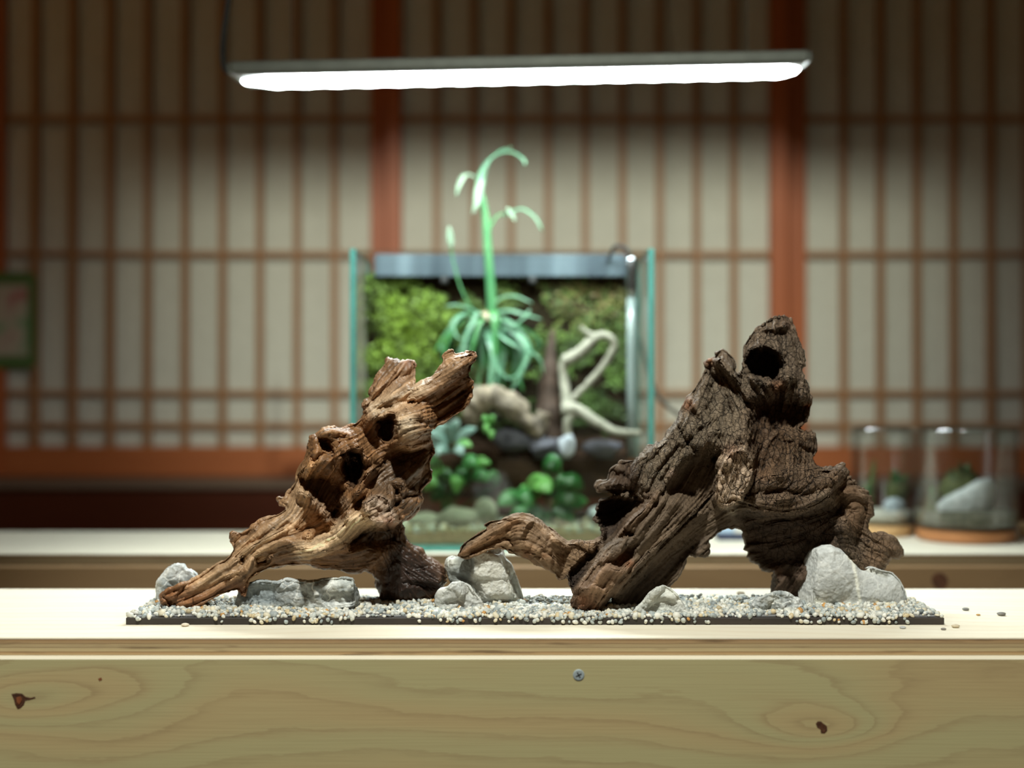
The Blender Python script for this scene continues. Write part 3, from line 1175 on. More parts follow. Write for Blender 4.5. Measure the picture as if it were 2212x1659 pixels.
def wood_mat(name, crack=False, rough=0.62, spec=0.2):
    m = Mat(name)
    at_ = m.n('Attribute', attribute_name='tone')
    v = m.obj()
    n1 = m.noise(v, 420, 5, 0.65)
    n2 = m.noise(v, 90, 3, 0.6)
    c = m.mix(m.math('MULTIPLY', n1, 0.9), at_.outputs['Color'], (0.62, 0.60, 0.58), 'MULTIPLY')
    c = m.mix(0.5, c, m.ramp(n2, [(0.3, (0.75, 0.72, 0.70)), (0.7, (1.3, 1.28, 1.25))]), 'MULTIPLY')
    nrm = m.bump(n1, 0.35, 0.0006)
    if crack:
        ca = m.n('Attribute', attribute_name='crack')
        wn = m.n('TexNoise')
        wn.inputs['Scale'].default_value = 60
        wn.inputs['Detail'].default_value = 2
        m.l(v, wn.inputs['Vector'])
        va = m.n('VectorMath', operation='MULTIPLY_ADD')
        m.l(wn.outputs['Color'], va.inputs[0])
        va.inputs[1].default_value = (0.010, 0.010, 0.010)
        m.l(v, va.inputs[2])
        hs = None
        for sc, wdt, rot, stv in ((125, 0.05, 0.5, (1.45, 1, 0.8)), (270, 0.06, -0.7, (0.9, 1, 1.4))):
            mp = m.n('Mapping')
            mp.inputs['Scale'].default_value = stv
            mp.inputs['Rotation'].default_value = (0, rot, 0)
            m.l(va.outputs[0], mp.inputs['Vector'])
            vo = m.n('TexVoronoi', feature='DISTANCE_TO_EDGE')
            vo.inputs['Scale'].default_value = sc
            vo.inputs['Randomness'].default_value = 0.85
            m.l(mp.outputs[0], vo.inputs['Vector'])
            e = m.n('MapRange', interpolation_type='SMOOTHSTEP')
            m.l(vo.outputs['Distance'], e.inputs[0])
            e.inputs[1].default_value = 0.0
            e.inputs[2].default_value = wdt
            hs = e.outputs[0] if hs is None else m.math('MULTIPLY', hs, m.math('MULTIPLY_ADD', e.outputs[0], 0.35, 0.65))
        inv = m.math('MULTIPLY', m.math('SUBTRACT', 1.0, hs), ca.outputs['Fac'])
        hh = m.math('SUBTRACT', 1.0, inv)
        c = m.mix(m.math('MULTIPLY', inv, 0.7), c, (0.014, 0.010, 0.008))  # cracks darkened for the shade inside them, and for wear and char
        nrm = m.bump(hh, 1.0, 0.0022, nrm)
    m.set(Base_Color=c, Roughness=rough, Normal=nrm, Specular_IOR_Level=spec)
    return m.m

def finish_wood(S_, name, label, patches, base, mat, relief=1.4, tgain=1.0, amp=(1.6, 0.7), gamp=(0.55, 0.22, 0.6), crackmap=None, smooth=3, gcol=0.3, h=0.0011, lump=None):
    S_.R *= relief
    V, Q = S_.build(h, smooth)
    V, Q = subdivide(V, Q)
    V = relax(V, Q, 1)
    V = S_.snap(V, vnormals(V, Q))
    V = relax(V, Q, 1, 0.3)
    N = vnormals(V, Q)
    u, v = S_.uv(V)
    G0 = S_.lic(4.0, 14)      # ridges
    g0 = bil(G0, (u - S_.u0) / 4.0, (v - S_.v0) / 4.0)
    G1 = S_.lic(2.0, 26)      # broad fibres
    G2 = S_.lic(1.0, 34)      # fine fibres
    g1 = bil(G1, (u - S_.u0) / 2.0, (v - S_.v0) / 2.0)
    g2 = bil(G2, (u - S_.u0), (v - S_.v0))
    big = fbm(V * 55, 3)
    rid = fbm(V * 150 + 5, 3, ridged=True)
    knob = np.maximum(fbm(V * 95 + 40, 2) - 0.15, 0)
    pit = np.maximum(fbm(V * 210 + 80, 2) - 0.42, 0)
    disp = amp[0] * big + amp[1] * rid + 3.0 * knob * amp[1] - 6.0 * pit * amp[1] + gamp[0] * g1 + gamp[1] * g2 + gamp[2] * g0
    if lump is not None:
        disp = disp + lump(u, v, V)
    V = V + N * (disp * 0.001)[:, None]
    V = relax(V, Q, 1, 0.25)
    tone = paint(base, patches, u, v)
    t2 = fbm(V * 38 + 9, 3)[:, None]
    tone = tone * (1 + gcol * np.clip(0.55 * g1 + 0.45 * g2, -1.6, 1.8))[:, None] * (1 + 0.35 * t2)
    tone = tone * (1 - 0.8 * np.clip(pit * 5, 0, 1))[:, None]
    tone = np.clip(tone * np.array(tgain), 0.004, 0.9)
    attrs = {'tone': ('FLOAT_COLOR', tone)}
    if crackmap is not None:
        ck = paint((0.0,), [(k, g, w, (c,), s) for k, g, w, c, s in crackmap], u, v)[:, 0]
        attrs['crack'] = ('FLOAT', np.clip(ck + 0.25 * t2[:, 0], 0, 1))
    W = S_.place(V)
    o = mesh(name, W, Q, mat, None, smooth=True, attrs=attrs)
    tag(o, label, 'driftwood')
    return o

def C1(pts):      # crop 1 of my survey: 320..1060 x 730..1360, shown 2.634 times larger
    return [(320 + x / 2.6337, 730 + y / 2.6337) for x, y in pts]
def C2(pts):      # crop 2: 960..1980 x 660..1360, shown 2.1686 times larger
    return [(960 + x / 2.1686, 660 + y / 2.1686) for x, y in pts]
def c1(x, y):
    return (320 + x / 2.6337, 730 + y / 2.6337)
def c2(x, y):
    return (960 + x / 2.1686, 660 + y / 2.1686)

# ------------------------------------------------------------------ left driftwood
def left_wood():
    out = C1([(62, 1478), (70, 1450), (110, 1425), (190, 1400), (240, 1385), (290, 1355), (370, 1300), (440, 1262), (470, 1235), (488, 1200), (480, 1160), (466, 1120), (476, 1100), (505, 1103), (530, 1114),
              (560, 1098), (580, 1088), (588, 1066), (606, 1064), (625, 1050), (690, 1020), (740, 1005), (785, 972), (775, 955), (738, 928), (728, 912), (745, 904), (785, 920), (790, 885), (820, 850), (840, 822),
              (845, 780), (855, 740), (885, 695), (905, 650), (915, 600), (918, 556), (955, 545), (985, 510), (1030, 500), (1080, 512), (1120, 520), (1150, 495), (1180, 488), (1205, 470), (1230, 430), (1215, 380),
              (1238, 345), (1255, 345), (1258, 300), (1285, 250), (1300, 215), (1335, 170), (1350, 130), (1368, 112), (1398, 122), (1415, 108), (1435, 125), (1490, 125), (1525, 150), (1515, 200), (1512, 250),
              (1500, 277), (1530, 265), (1580, 240), (1640, 195), (1682, 140), (1675, 100), (1700, 80), (1735, 64), (1746, 95), (1790, 85), (1840, 69), (1865, 82), (1865, 112), (1838, 160), (1822, 200), (1830, 230),
              (1848, 270), (1845, 320), (1825, 370), (1795, 412), (1740, 440), (1690, 477), (1640, 497), (1615, 512), (1610, 540), (1600, 570), (1612, 600), (1626, 630), (1620, 670), (1605, 690), (1600, 730), (1613, 760),
              (1605, 810), (1575, 840), (1545, 870), (1560, 920), (1550, 960), (1520, 1000), (1480, 1032), (1440, 1047), (1452, 1100), (1480, 1165), (1530, 1195), (1562, 1200), (1562, 1222), (1582, 1245), (1640, 1265),
              (1680, 1310), (1700, 1350), (1695, 1385), (1670, 1420), (1640, 1470), (1560, 1490), (1480, 1500), (1400, 1505), (1335, 1490), (1310, 1440), (1295, 1400), (1305, 1370), (1275, 1340), (1230, 1320), (1190, 1335),
              (1150, 1334), (1100, 1325), (1050, 1310), (1000, 1318), (960, 1305), (900, 1286), (820, 1290), (740, 1295), (680, 1310), (620, 1340), (575, 1370), (568, 1400), (560, 1450), (550, 1477), (532, 1462),
              (510, 1430), (470, 1440), (410, 1460), (330, 1500), (270, 1527), (220, 1545), (170, 1555), (150, 1560), (130, 1545), (110, 1520), (75, 1505)])
    s = Sculpt(out, 1.095, cap=78, puff=0.95)
    D = [(*c1(150, 1480), -62), (*c1(450, 1330), -50), (*c1(700, 1180), -38), (*c1(1000, 1230), -22), (*c1(950, 750), 0), (*c1(1150, 600), 0), (*c1(1350, 470), -6), (*c1(1400, 200), 45), (*c1(1360, 330), 30),
         (*c1(1500, 500), -10), (*c1(1620, 330), -18), (*c1(1800, 150), -30), (*c1(1550, 750), 14), (*c1(1480, 950), 16), (*c1(1250, 1050), -16), (*c1(1300, 1230), 14), (*c1(1450, 1280), 55), (*c1(1620, 1390), 52), (*c1(1370, 1450), 50)]
    s.depth(D)
    # upper branch running to the upper right, standing in front of the stump behind it
    s.line(C1([(1260, 440), (1400, 350), (1560, 290), (1700, 210), (1830, 110)]), 26, 20)
    s.line(C1([(1500, 290), (1400, 340), (1300, 400)]), 6, 8)
    s.line(C1([(1840, 150), (1760, 260), (1640, 330)]), 9, -8)
    s.line(C1([(1820, 215), (1700, 300)]), 5, -7)
    s.poly(C1([(1640, 330), (1820, 230), (1850, 300), (1790, 410), (1640, 500), (1600, 430)]), -18, 10, 5)
    s.line(C1([(1620, 400), (1720, 350), (1800, 300)]), 4, -8)
    # lower lobe with rough end
    s.poly(C1([(1410, 440), (1470, 400), (1560, 400), (1615, 450), (1615, 545), (1560, 600), (1480, 620), (1420, 600), (1400, 520)]), 40, 16, 5)
    s.blob(c1(1480, 500), 22, 10)
    s.blob(c1(1560, 430), 9, 7)
    s.blob(c1(1560, 428), 4, -12)
    s.blob(c1(1500, 365), (11, 7), -26, -15, 1.6)
    s.blob(c1(1545, 470), 9, -8)
    # big dark hollow
    s.poly(C1([(1300, 470), (1360, 440), (1410, 450), (1400, 520), (1400, 570), (1360, 590), (1320, 560)]), -58, 10, 6)
    s.blob(c1(1330, 400), (26, 8), -16, -25)
    s.line(C1([(1240, 500), (1300, 430), (1390, 380)]), 7, 12)
    s.poly(C1([(1290, 400), (1350, 372), (1400, 380), (1360, 420), (1310, 440)]), -16, 8, 5)
    # smooth concave neck beneath it
    s.line(C1([(1230, 520), (1330, 640), (1480, 650), (1600, 600)]), 24, -20)
    s.line(C1([(1400, 600), (1500, 625), (1600, 590)]), 7, 12)
    # stump
    s.line(C1([(1440, 140), (1420, 240), (1380, 330)]), 20, 8)
    s.line(C1([(1512, 200), (1490, 280)]), 6, -8)
    for q in ((1245, 360), (1275, 290)):
        s.blob(c1(*q), 9, 10)
        s.blob(c1(*q), 4, -12)
    # gnarled upper left mass
    s.poly(C1([(920, 560), (990, 510), (1080, 515), (1190, 560), (1230, 680), (1180, 720), (1060, 740), (920, 780), (860, 760), (900, 650)]), 26, 22, 10)
    s.line(C1([(960, 550), (1060, 530), (1150, 560), (1200, 620)]), 7, 13)
    s.line(C1([(990, 610), (1040, 660), (1060, 700)]), 8, -12)
    s.poly(C1([(985, 570), (1030, 575), (1060, 630), (1055, 660), (1010, 640), (980, 610)]), -24, 7, 6)
    s.blob(c1(945, 700), 7, -20)
    s.blob(c1(965, 670), 7, 7)
    s.line(C1([(860, 760), (940, 720), (1040, 690), (1100, 640)]), 8, 11)
    # eye hollow with black core
    s.poly(C1([(1100, 660), (1150, 630), (1210, 650), (1235, 720), (1210, 800), (1180, 840), (1130, 800), (1100, 730)]), -44, 9, 6)
    s.line(C1([(1095, 690), (1120, 640), (1170, 620), (1225, 650), (1245, 710)]), 7, 15)
    s.line(C1([(1130, 670), (1150, 740), (1160, 800)]), 5, 22)
    s.line(C1([(1180, 680), (1195, 730), (1180, 780)]), 4, 18)
    s.blob(c1(1165, 680), 6, 16)
    s.blob(c1(1150, 850), 11, 14)
    # deep vertical cleft
    s.poly(C1([(880, 800), (1000, 790), (1090, 830), (1110, 870), (1090, 920), (1115, 990), (1095, 1045), (1055, 1060), (1015, 1010), (960, 950), (930, 890), (870, 850)]), -48, 18, 10)
    s.poly(C1([(1030, 980), (1110, 975), (1105, 1040), (1060, 1060)]), -30, 10, 4)
    # collar of the leg, shredded edge
    s.line(C1([(870, 880), (940, 910), (990, 970), (1030, 1040)]), 10, 22)
    s.line(C1([(850, 850), (900, 890)]), 12, 10)
    # bowl below the collar, knob in it
    s.poly(C1([(900, 1010), (960, 1000), (1030, 1050), (1050, 1110), (1010, 1160), (950, 1175), (900, 1150), (870, 1100)]), -34, 22, 6)
    s.poly(C1([(945, 1110), (1030, 1060), (1045, 1120), (1000, 1165), (950, 1165)]), -18, 12, 4)
    s.blob(c1(912, 1125), (9, 14), 34, 20, 1.4)
    s.blob(c1(880, 1190), (5, 8), 14, 0, 1.4)
    # front root: from the belly up to the broken knob
    s.line(C1([(880, 1215), (980, 1190), (1060, 1140), (1130, 1070), (1210, 1010)]), 17, 44)
    s.line(C1([(1130, 1010), (1150, 930), (1200, 880)]), 14, 30)
    s.line(C1([(1195, 880), (1210, 810), (1270, 750)]), 9, 24)
    s.poly(C1([(1225, 935), (1265, 892), (1330, 888), (1380, 918), (1400, 985), (1418, 1040), (1385, 1078), (1320, 1068), (1265, 1045), (1230, 990)]), 62, 9, 5)
    for q, r, hh in (((1310, 920), 7, -14), ((1350, 945), 6, -13), ((1370, 985), 7, -12), ((1310, 985), 9, -14), ((1390, 1020), 6, -10), ((1290, 1000), 7, 9), ((1340, 1040), 10, 8), ((1270, 930), 8, 9)):
        s.blob(c1(*q), r, hh)
    s.line(C1([(1240, 1000), (1300, 1010), (1330, 1030)]), 6, -12)
    # right flank: big folded plates
    s.line(C1([(1600, 590), (1560, 720), (1420, 850), (1360, 900)]), 6, 10)
    s.line(C1([(1500, 640), (1480, 760), (1400, 830)]), 5, 7)
    s.poly(C1([(1280, 720), (1400, 660), (1500, 660), (1460, 780), (1350, 850), (1250, 850), (1260, 780)]), -22, 16, 5)
    s.line(C1([(1380, 830), (1440, 830), (1450, 890), (1410, 920), (1375, 890), (1380, 835)]), 5, 12)
    s.blob(c1(1412, 872), 10, -12)
    s.line(C1([(1450, 920), (1430, 980), (1440, 1030)]), 6, 10)
    s.line(C1([(1600, 700), (1560, 800), (1540, 870)]), 6, -9)
    s.poly(C1([(1450, 860), (1550, 860), (1560, 940), (1500, 1010), (1440, 1030)]), 14, 14, 5)
    s.blob(c1(1500, 900), (18, 5), -14, -10)
    # shaded hollow behind the knob
    s.poly(C1([(1120, 1170), (1200, 1090), (1290, 1070), (1420, 1060), (1420, 1160), (1300, 1190), (1220, 1180), (1150, 1200)]), -42, 12, 6)
    # layered belly
    for k, (a, b) in enumerate((((960, 1200), 9), ((1000, 1240), 7), ((1040, 1275), 6))):
        x, y = a
        s.line(C1([(x - 80, y + 10), (x + 60, y + 12), (x + 190, y - 15), (x + 270, y - 50)]), 7, b)
    s.line(C1([(1100, 1180), (1180, 1170), (1250, 1130)]), 10, 12)
    s.line(C1([(900, 1290), (1040, 1312), (1190, 1330), (1300, 1270), (1340, 1230)]), 6, 10)
    # leg: long grooves, spur, holes
    s.line(C1([(470, 1300), (560, 1210), (660, 1150), (780, 1090)]), 6, 9)
    s.line(C1([(500, 1250), (580, 1170), (700, 1110), (800, 1060)]), 4.5, -9)
    s.line(C1([(560, 1330), (600, 1240), (680, 1180), (780, 1150), (860, 1190)]), 5, 9)
    s.line(C1([(240, 1440), (330, 1370), (440, 1310)]), 6, 6)
    s.line(C1([(200, 1490), (330, 1430), (470, 1360)]), 4, -7)
    s.poly(C1([(600, 1250), (640, 1238), (690, 1245), (675, 1275), (620, 1290)]), -30, 7, 3)
    s.line(C1([(625, 1262), (700, 1246)]), 5, 20)
    s.blob(c1(538, 1262), (6, 9), -20, 20, 1.4)
    s.line(C1([(440, 1355), (520, 1325)]), 4.5, 12)
    s.line(C1([(450, 1385), (520, 1350)]), 4, 7)
    s.blob(c1(598, 1080), 8, 12)
    s.blob(c1(490, 1115), 10, 10)
    s.blob(c1(490, 1112), 4, -12)
    s.line(C1([(500, 1135), (560, 1115)]), 5, -9)
    s.poly(C1([(90, 1440), (190, 1405), (245, 1390), (200, 1430), (130, 1470), (80, 1470)]), -14, 8, 3)
    s.poly(C1([(70, 1480), (130, 1490), (150, 1540), (110, 1530), (75, 1505)]), -16, 7, 2)
    s.line(C1([(745, 912), (780, 930)]), 6, 8)
    s.line(C1([(800, 880), (830, 860)]), 8, -14)
    # right foot: clods
    for q, r, hh in (((1420, 1290), (26, 18), 14), ((1560, 1350), (34, 14), 16), ((1640, 1330), (20, 22), 14), ((1390, 1410), (26, 26), 12), ((1500, 1240), (16, 20), 8), ((1660, 1390), (12, 18), 10)):
        s.blob(c1(*q), r, hh)
    for a in ([(1440, 1120), (1400, 1250), (1340, 1330)], [(1470, 1330), (1600, 1300)], [(1330, 1400), (1480, 1390), (1640, 1420)]):
        s.line(C1(a), 5, -9)
    s.flow([C1(a) for a in ([(80, 1500), (300, 1400), (500, 1280), (700, 1120), (850, 980), (900, 850)], [(200, 1530), (400, 1440), (560, 1330), (620, 1230), (720, 1170), (860, 1140)],
                            [(580, 1380), (700, 1280), (900, 1225), (1060, 1170), (1200, 1040), (1320, 990)], [(900, 1265), (1100, 1290), (1300, 1230), (1400, 1120)],
                            [(870, 830), (920, 700), (1000, 600), (1150, 540)], [(1180, 520), (1300, 410), (1450, 330), (1650, 230), (1840, 100)], [(1150, 900), (1250, 780), (1400, 680), (1580, 610)],
                            [(1290, 380), (1350, 250), (1430, 130)], [(1450, 480), (1650, 430), (1830, 300)], [(1350, 1100), (1450, 1230), (1600, 1330), (1690, 1390)], [(1300, 1000), (1420, 880), (1580, 700)],
                            [(1350, 1450), (1360, 1300), (1300, 1200)])],
           [(*c1(640, 1262), 22), (*c1(1165, 730), 34), (*c1(1020, 610), 26), (*c1(945, 700), 14), (*c1(1360, 520), 34), (*c1(912, 1125), 18), (*c1(1412, 870), 24), (*c1(1500, 365), 14)])
    base = (0.27, 0.138, 0.06)
    blond, red, dk, gold = (0.72, 0.56, 0.38), (0.30, 0.115, 0.05), (0.045, 0.026, 0.018), (0.50, 0.29, 0.13)  # root and knob patches painted as lit; flank, belly, foot and hollow as shaded
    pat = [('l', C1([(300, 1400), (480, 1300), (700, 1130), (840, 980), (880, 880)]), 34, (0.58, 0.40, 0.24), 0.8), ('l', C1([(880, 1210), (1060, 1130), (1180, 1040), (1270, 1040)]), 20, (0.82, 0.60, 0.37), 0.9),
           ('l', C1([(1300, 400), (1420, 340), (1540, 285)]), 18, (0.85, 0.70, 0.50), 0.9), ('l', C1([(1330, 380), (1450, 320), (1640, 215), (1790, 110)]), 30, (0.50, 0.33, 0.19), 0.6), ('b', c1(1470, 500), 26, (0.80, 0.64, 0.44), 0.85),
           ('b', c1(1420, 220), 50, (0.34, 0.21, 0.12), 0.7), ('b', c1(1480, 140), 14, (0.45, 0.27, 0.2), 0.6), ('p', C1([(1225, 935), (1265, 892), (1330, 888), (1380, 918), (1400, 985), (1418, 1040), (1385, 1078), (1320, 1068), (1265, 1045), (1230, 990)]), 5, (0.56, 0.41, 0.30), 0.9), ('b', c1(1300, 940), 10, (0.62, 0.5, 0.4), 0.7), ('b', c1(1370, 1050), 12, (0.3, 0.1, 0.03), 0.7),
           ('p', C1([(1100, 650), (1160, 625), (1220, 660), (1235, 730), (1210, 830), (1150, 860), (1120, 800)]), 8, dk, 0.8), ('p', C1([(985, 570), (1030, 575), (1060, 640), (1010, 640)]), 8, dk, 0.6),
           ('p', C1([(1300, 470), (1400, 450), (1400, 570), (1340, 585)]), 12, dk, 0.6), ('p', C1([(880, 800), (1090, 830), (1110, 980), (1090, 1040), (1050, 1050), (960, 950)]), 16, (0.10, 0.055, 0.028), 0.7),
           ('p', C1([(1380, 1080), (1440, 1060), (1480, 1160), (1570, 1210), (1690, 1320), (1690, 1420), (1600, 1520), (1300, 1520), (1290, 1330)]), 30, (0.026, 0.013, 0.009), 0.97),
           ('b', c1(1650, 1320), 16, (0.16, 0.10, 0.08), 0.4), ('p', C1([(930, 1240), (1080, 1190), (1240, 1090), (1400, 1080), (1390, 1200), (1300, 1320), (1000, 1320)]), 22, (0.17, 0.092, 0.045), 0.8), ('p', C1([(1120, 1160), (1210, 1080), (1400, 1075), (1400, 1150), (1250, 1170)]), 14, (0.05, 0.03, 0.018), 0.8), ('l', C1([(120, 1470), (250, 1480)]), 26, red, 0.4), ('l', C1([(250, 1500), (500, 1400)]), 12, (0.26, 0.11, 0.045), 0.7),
           ('p', C1([(1280, 700), (1500, 630), (1610, 620), (1600, 800), (1500, 1000), (1420, 1000), (1250, 860)]), 24, (0.15, 0.095, 0.055), 0.85), ('b', c1(1460, 740), 24, (0.12, 0.09, 0.065), 0.6), ('b', c1(1480, 600), 20, gold, 0.5),
           ('l', C1([(1850, 90), (1780, 200), (1700, 330)]), 10, (0.3, 0.14, 0.06), 0.6), ('b', c1(1010, 500), 22, gold, 0.4), ('l', C1([(860, 780), (960, 720)]), 12, gold, 0.5), ('b', c1(530, 1440), 14, (0.2, 0.075, 0.04), 0.6),
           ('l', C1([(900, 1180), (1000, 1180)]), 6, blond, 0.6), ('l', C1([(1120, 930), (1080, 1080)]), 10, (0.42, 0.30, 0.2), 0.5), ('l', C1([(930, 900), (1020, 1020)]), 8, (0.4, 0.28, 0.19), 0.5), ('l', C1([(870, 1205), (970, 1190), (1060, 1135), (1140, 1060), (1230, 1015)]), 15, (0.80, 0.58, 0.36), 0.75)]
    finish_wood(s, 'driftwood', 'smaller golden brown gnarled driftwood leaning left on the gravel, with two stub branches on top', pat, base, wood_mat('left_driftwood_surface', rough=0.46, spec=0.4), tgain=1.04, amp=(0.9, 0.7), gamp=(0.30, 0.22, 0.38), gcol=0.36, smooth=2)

# ------------------------------------------------------------------ right driftwood
def right_wood():
    out = C2([(66, 1168), (80, 1125), (110, 1100), (160, 1066), (205, 1042), (180, 1030), (215, 1010), (262, 1004), (300, 985), (350, 970), (390, 974), (430, 995), (470, 1025), (510, 1050), (545, 1085), (575, 1105),
              (640, 1101), (700, 1102), (735, 1088), (745, 1066), (726, 1030), (700, 995), (712, 968), (724, 915), (785, 893), (795, 886), (765, 872), (715, 870), (704, 848), (720, 825), (765, 815), (773, 770), (830, 733),
              (890, 725), (920, 700), (960, 655), (1010, 645), (1050, 590), (1090, 540), (1110, 490), (1140, 430), (1175, 385), (1200, 345), (1226, 300), (1214, 265), (1245, 250), (1270, 245), (1263, 220), (1295, 203),
              (1320, 215), (1350, 243), (1366, 270), (1362, 310), (1382, 326), (1396, 290), (1403, 240), (1405, 185), (1440, 130), (1480, 95), (1530, 60), (1580, 46), (1620, 60), (1642, 110), (1660, 150), (1668, 190),
              (1688, 212), (1686, 250), (1668, 290), (1672, 330), (1700, 380), (1720, 440), (1712, 480), (1702, 520), (1682, 550), (1655, 578), (1682, 592), (1735, 596), (1742, 640), (1745, 688), (1722, 712), (1742, 757),
              (1800, 756), (1830, 752), (1870, 738), (1882, 770), (1905, 810), (1930, 832), (1950, 850), (1978, 868), (2010, 932), (2000, 970), (1984, 1010), (1976, 1050), (2000, 1076), (2030, 1062), (2064, 1064), (2110, 1090), (2146, 1130),
              (2150, 1158), (2130, 1180), (2095, 1186), (2070, 1212), (2055, 1240), (2000, 1280), (1900, 1320), (1800, 1360), (1700, 1385), (1640, 1388), (1560, 1370), (1528, 1355), (1530, 1290), (1540, 1245), (1500, 1247), (1480, 1217), (1440, 1200), (1420, 1160),
              (1402, 1110), (1400, 1060), (1370, 1040), (1320, 1044), (1287, 1060), (1265, 1085), (1236, 1102), (1246, 1150), (1226, 1175), (1190, 1182), (1150, 1164), (1132, 1185), (1112, 1240), (1092, 1272), (1050, 1312),
              (1000, 1342), (950, 1385), (900, 1425), (840, 1440), (786, 1430), (790, 1372), (830, 1348), (780, 1365), (745, 1395), (735, 1432), (700, 1440), (640, 1440), (600, 1418), (588, 1388), (610, 1348), (584, 1312),
              (576, 1270), (556, 1284), (532, 1286), (524, 1260), (490, 1236), (440, 1215), (380, 1190), (330, 1165), (300, 1148), (260, 1132), (200, 1145), (150, 1165), (110, 1180), (84, 1186)])
    s = Sculpt(out, 1.105, cap=92, puff=0.9)
    D = [(*c2(100, 1150), -72), (*c2(300, 1050), -66), (*c2(480, 1150), -58), (*c2(640, 1150), -20), (*c2(660, 1390), -96), (*c2(760, 1250), -80), (*c2(900, 1050), -48), (*c2(820, 800), 12), (*c2(1050, 700), 0), (*c2(960, 1320), -30),
         (*c2(860, 1400), -34), (*c2(1300, 300), 14), (*c2(1300, 700), -4), (*c2(1560, 200), 30), (*c2(1600, 500), 16), (*c2(1700, 650), 18), (*c2(1500, 900), 2), (*c2(1800, 820), 4), (*c2(1930, 950), 22), (*c2(2080, 1140), 30), (*c2(1200, 1100), 0),
         (*c2(1450, 1100), 40), (*c2(1620, 1350), 62), (*c2(1650, 1150), 46), (*c2(1850, 1150), 34), (*c2(780, 950), 20)]
    s.depth(D)
    P = lambda pts, h, e=8, j=4: s.poly(C2(pts), h, e, j)
    L = lambda pts, w, h, **k: s.line(C2(pts), w, h, **k)
    Bl = lambda c, r, h, rot=0, p=1.0: s.blob(c2(*c), r, h, rot, p)
    # left branch: long facets
    L([(80, 1160), (200, 1080), (330, 1010), (420, 1030)], 14, 10)
    L([(130, 1150), (280, 1080), (330, 1110)], 7, -10)
    P([(330, 1090), (400, 1010), (500, 1060), (560, 1110), (540, 1180), (480, 1190), (400, 1170)], 10, 14)
    L([(360, 1150), (420, 1160), (500, 1110), (540, 1100)], 7, 13)
    L([(520, 1080), (535, 1170), (510, 1260)], 9, 10)
    L([(540, 1160), (600, 1190), (560, 1260)], 10, -9)
    Bl((250, 1020), (16, 6), 8, -20)
    for q in ((300, 1050), (350, 1000), (240, 1090), (410, 1060), (370, 1100)):
        Bl(q, (9, 4), -7, -30)
    L([(560, 1130), (640, 1110), (720, 1110)], 10, 14)
    P([(570, 1270), (640, 1190), (720, 1130), (740, 1150), (660, 1260), (600, 1330)], -44, 8)
    # foot and front leg
    P([(600, 1400), (620, 1320), (700, 1200), (800, 1100), (850, 1020), (930, 930), (990, 870), (1060, 900), (1130, 900), (1180, 960), (1100, 1050), (960, 1180), (860, 1290), (800, 1350), (740, 1430), (640, 1430)], 20, 16, 5)
    L([(1280, 870), (1180, 970), (1050, 1090), (930, 1210), (830, 1320)], 4, -24)
    P([(830, 1360), (930, 1240), (1060, 1110), (1200, 990), (1300, 930), (1330, 1000), (1240, 1080), (1120, 1190), (1040, 1300), (900, 1400)], -16, 14)
    P([(700, 1170), (760, 1120), (850, 1090), (900, 1090), (850, 1130), (790, 1190), (740, 1210)], 15, 7)
    P([(760, 1195), (850, 1130), (900, 1120), (880, 1180), (830, 1230), (780, 1220)], -16, 7)
    L([(700, 1290), (760, 1240), (830, 1250), (860, 1220)], 8, 11)
    L([(640, 1330), (700, 1320), (760, 1340), (790, 1300)], 6, 10)
    P([(640, 1340), (690, 1330), (720, 1400), (680, 1425), (620, 1400)], -12, 10)
    L([(830, 1060), (870, 1010), (940, 960), (990, 900)], 9, 17)
    P([(830, 1030), (870, 1050), (900, 1090), (860, 1110), (835, 1080)], -14, 8)
    L([(900, 1090), (980, 970), (1030, 900), (1040, 830)], 5, 7)
    L([(920, 1170), (1020, 1060), (1110, 940), (1150, 880)], 7, -7)
    L([(860, 1240), (980, 1120), (1100, 1010)], 4, -6)
    # left dark recess and ragged plates
    P([(722, 918), (790, 900), (900, 900), (935, 915), (910, 960), (860, 1000), (830, 1040), (790, 1090), (750, 1130), (742, 1066), (704, 990)], -74, 8, 6)
    L([(715, 925), (800, 898), (900, 905)], 5, 14)
    L([(720, 850), (800, 838)], 11, 16)
    P([(770, 860), (850, 850), (920, 850), (900, 890), (800, 890)], -24, 10, 8)
    P([(765, 820), (780, 765), (840, 735), (890, 740), (880, 800), (820, 830)], -6, 12, 12)
    for q, r, hh in (((800, 790), 8, -10), ((830, 770), 7, 9), ((850, 810), 8, -10), ((870, 760), 7, -8), ((800, 760), 7, 8)):
        Bl(q, r, hh)
    # long ridge of the left shoulder and the concave face right of it
    P([(890, 730), (1010, 640), (1110, 520), (1180, 560), (1220, 640), (1200, 690), (1130, 740), (1070, 800), (1040, 850), (980, 900), (920, 860), (880, 800)], 24, 12, 7)
    P([(1130, 745), (1205, 690), (1290, 700), (1285, 830), (1275, 920), (1230, 960), (1120, 900), (1060, 860)], -26, 16, 5)
    for a in ([(900, 850), (950, 740), (1040, 660)], [(960, 870), (1000, 780), (1100, 660)], [(1020, 820), (1080, 720), (1160, 620)], [(1090, 560), (1130, 640), (1180, 690)]):
        L(a, 5, -11)
    Bl((1060, 800), 8, 9)
    # upper left horn
    L([(1290, 255), (1330, 300), (1380, 360), (1420, 430)], 8, 24)
    L([(1240, 280), (1245, 330), (1290, 350)], 8, -16)
    L([(1230, 265), (1275, 262)], 7, 12)
    L([(1295, 215), (1330, 250), (1355, 290)], 9, 8)
    P([(1270, 330), (1310, 330), (1360, 400), (1390, 460), (1340, 540), (1270, 560), (1220, 500), (1240, 400)], -24, 18, 8)
    L([(1150, 440), (1210, 520), (1290, 590)], 9, 10)
    Bl((1170, 470), 16, 8)
